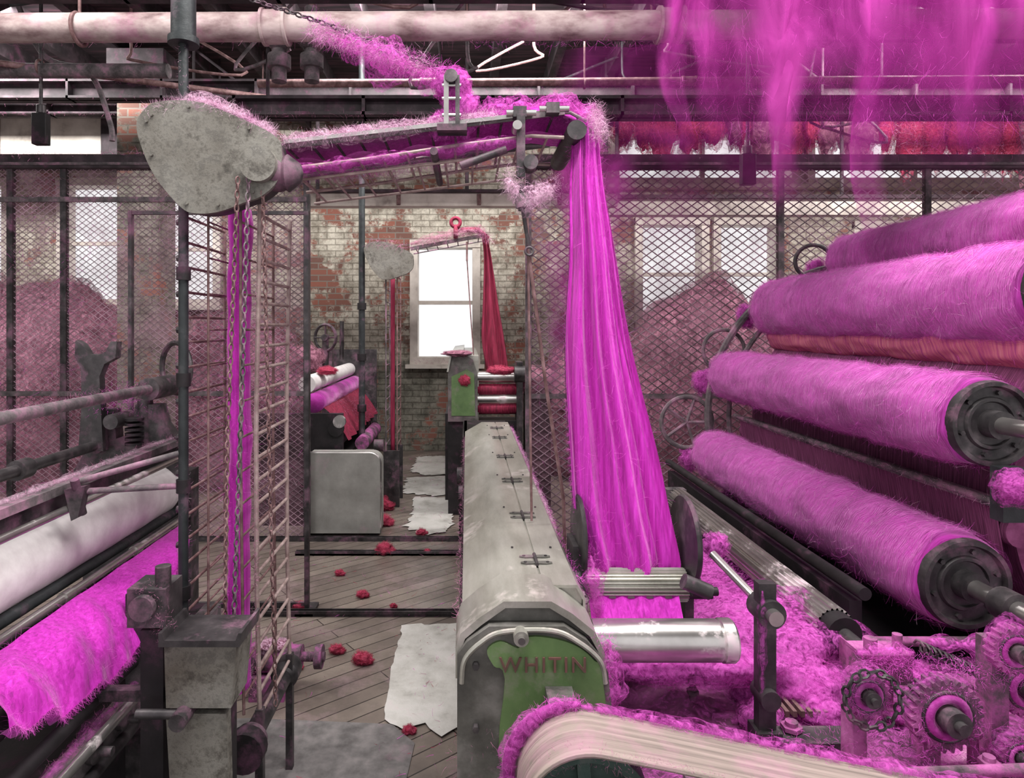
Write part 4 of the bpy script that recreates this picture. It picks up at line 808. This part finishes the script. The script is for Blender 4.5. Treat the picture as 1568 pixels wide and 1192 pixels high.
w.bb(.42,.47,5.5,5.7,0,1.3,steel_d); w.bb(-.16,.46,5.55,5.8,0,.8,black); w.cyl((.4,5.52,1.2),(.5,5.52,1.2),.07,steel_d)
w.tuft((.6,5.7,1.12),(.15,.12,.10),6,.3,26,wool_dusty,veil_pile,300,fib_dusty,.06); w.tuft((.3,5.6,1.22),(.12,.06,.035),9,.3,26,cloth_red,veil_red,300,wool_red,.05); w.bb(.5,.72,5.6,5.8,0,1.06,black); w.bb(-.2,-.1,6.0,7.5,0,.8,black)
w.done()
# ------------------------------------------------------------ hanging lint
v=MB('hanging_lint')
def strand(x0,x1,y,zt,zb,dens,sway=.05,nu=16,nv=34,tp=.5):
    sx=U(-9,9)
    def fn(a,b_):
        cxm=(x0+x1)/2+sway*noise.noise(Vector((sx,b_*2.2,0)))*2; hw=(x1-x0)/2*(1-(1-tp)*b_+.35*noise.noise(Vector((sx,b_*5,7))))
        return (cxm+(a*2-1)*hw,y+.06*math.sin(a*3+sx)+.08*noise.noise(Vector((a*2,b_*3,sx))),zt+(zb-zt)*b_)
    v.grid(fn,nu,nv,veil_mag,al=lambda a,b_:dens*max(0,math.sin(math.pi*a))**1.2*min(1,(1-b_)*2.2)*(.85+.5*noise.noise(Vector((a*3+sx,b_*4,sx)))))
strand(.60,3.3,2.72,3.7,2.22,.8,0,40,40,1)
strand(.70,3.3,2.62,3.7,2.38,.95,0,40,40,1)
strand(.85,2.1,2.56,3.6,2.50,1.5,.05,24,30,.8)
strand(1.1,2.9,2.5,3.6,2.52,1.2,.05,24,30,.9)
for a in [(.72,.97,2.6,3.2,2.33,1.2),(.82,1.04,2.55,3.2,2.42,1.2),(1.1,1.4,2.6,3.3,2.22,1.4),(1.18,1.32,2.5,3.2,2.02,1.2),(1.40,1.72,2.55,3.3,2.12,1.5),(1.45,1.66,2.5,3.3,1.92,1.5),(1.76,2.1,2.6,3.3,2.30,1.3),(1.88,2.0,2.5,3.2,2.25,1.2),(2.1,2.6,2.6,3.3,2.42,1.3),(.95,1.55,3.0,3.4,2.2,.9),(.65,1.3,4.45,3.5,1.8,.8),(.9,2.0,4.6,3.6,2.1,.8),(.55,.85,4.5,2.9,1.8,.9),(1.5,2.7,4.5,3.6,2.4,.8),(.5,.8,4.6,2.2,1.1,.7),(2.6,4.2,4.5,3.7,2.6,.8)]: strand(*a)
for _ in range(4500):
    x=abs(random.gauss(0,.5))*random.choice((-1,1))+1.65
    if x<.75 or x>2.6: continue
    v.fibre((x,U(2.45,2.85),U(2.38,3.3)),(U(-.8,.8),U(-.2,.2),-1),U(.05,.16),.0011,wool_fib,1.2,.3)
v.done()
# ------------------------------------------------------------ camera, light, world
cd=bpy.data.cameras.new('camera'); cam_o=bpy.data.objects.new('camera',cd); sc.collection.objects.link(cam_o)
cam_o.location=(0,0,1.6); cam_o.rotation_euler=(math.pi/2,0,0); cd.sensor_width=36; cd.lens=22.96; cd.shift_x=.044; cd.shift_y=-.0609; cd.clip_start=.05
sc.camera=cam_o
wd=bpy.data.worlds.new('world'); sc.world=wd; wd.use_nodes=True
bg=wd.node_tree.nodes['Background']; bg.inputs[0].default_value=(.98,.97,.98,1); bg.inputs[1].default_value=1.1
try:
    sc.cycles.transparent_max_bounces=14; sc.cycles.max_bounces=6; sc.cycles.diffuse_bounces=3; sc.cycles.glossy_bounces=3
except Exception: pass
def area(n,loc,rot,sx,sy,e,col=(1,.97,.94)):
    l=bpy.data.lights.new(n,'AREA'); l.shape='RECTANGLE'; l.size=sx; l.size_y=sy; l.energy=e; l.color=col
    o_=bpy.data.objects.new(n,l); sc.collection.objects.link(o_); o_.location=loc; o_.rotation_euler=rot
area('overhead_fill_light',(0.2,1.0,3.9),(0,0,0),2.4,.6,140)  # area lamps added above the view as fill, no fittings there
area('overhead_fill_light',(2.6,2.0,4.05),(0,0,0),1.6,.6,135)
area('overhead_fill_light',(-2.2,1.8,4.05),(0,0,0),1.2,.6,85)
t=math.radians(38)
area('overhead_fill_light',(0,5.0,4.1),(t,0,0),2.4,.3,190)  # rear lamps added to brighten the back, faced away from the camera
area('overhead_fill_light',(-4.4,5.2,4.1),(t,0,0),2,.4,210)
area('overhead_fill_light',(4.2,5.2,4.1),(t,0,0),2,.4,210)
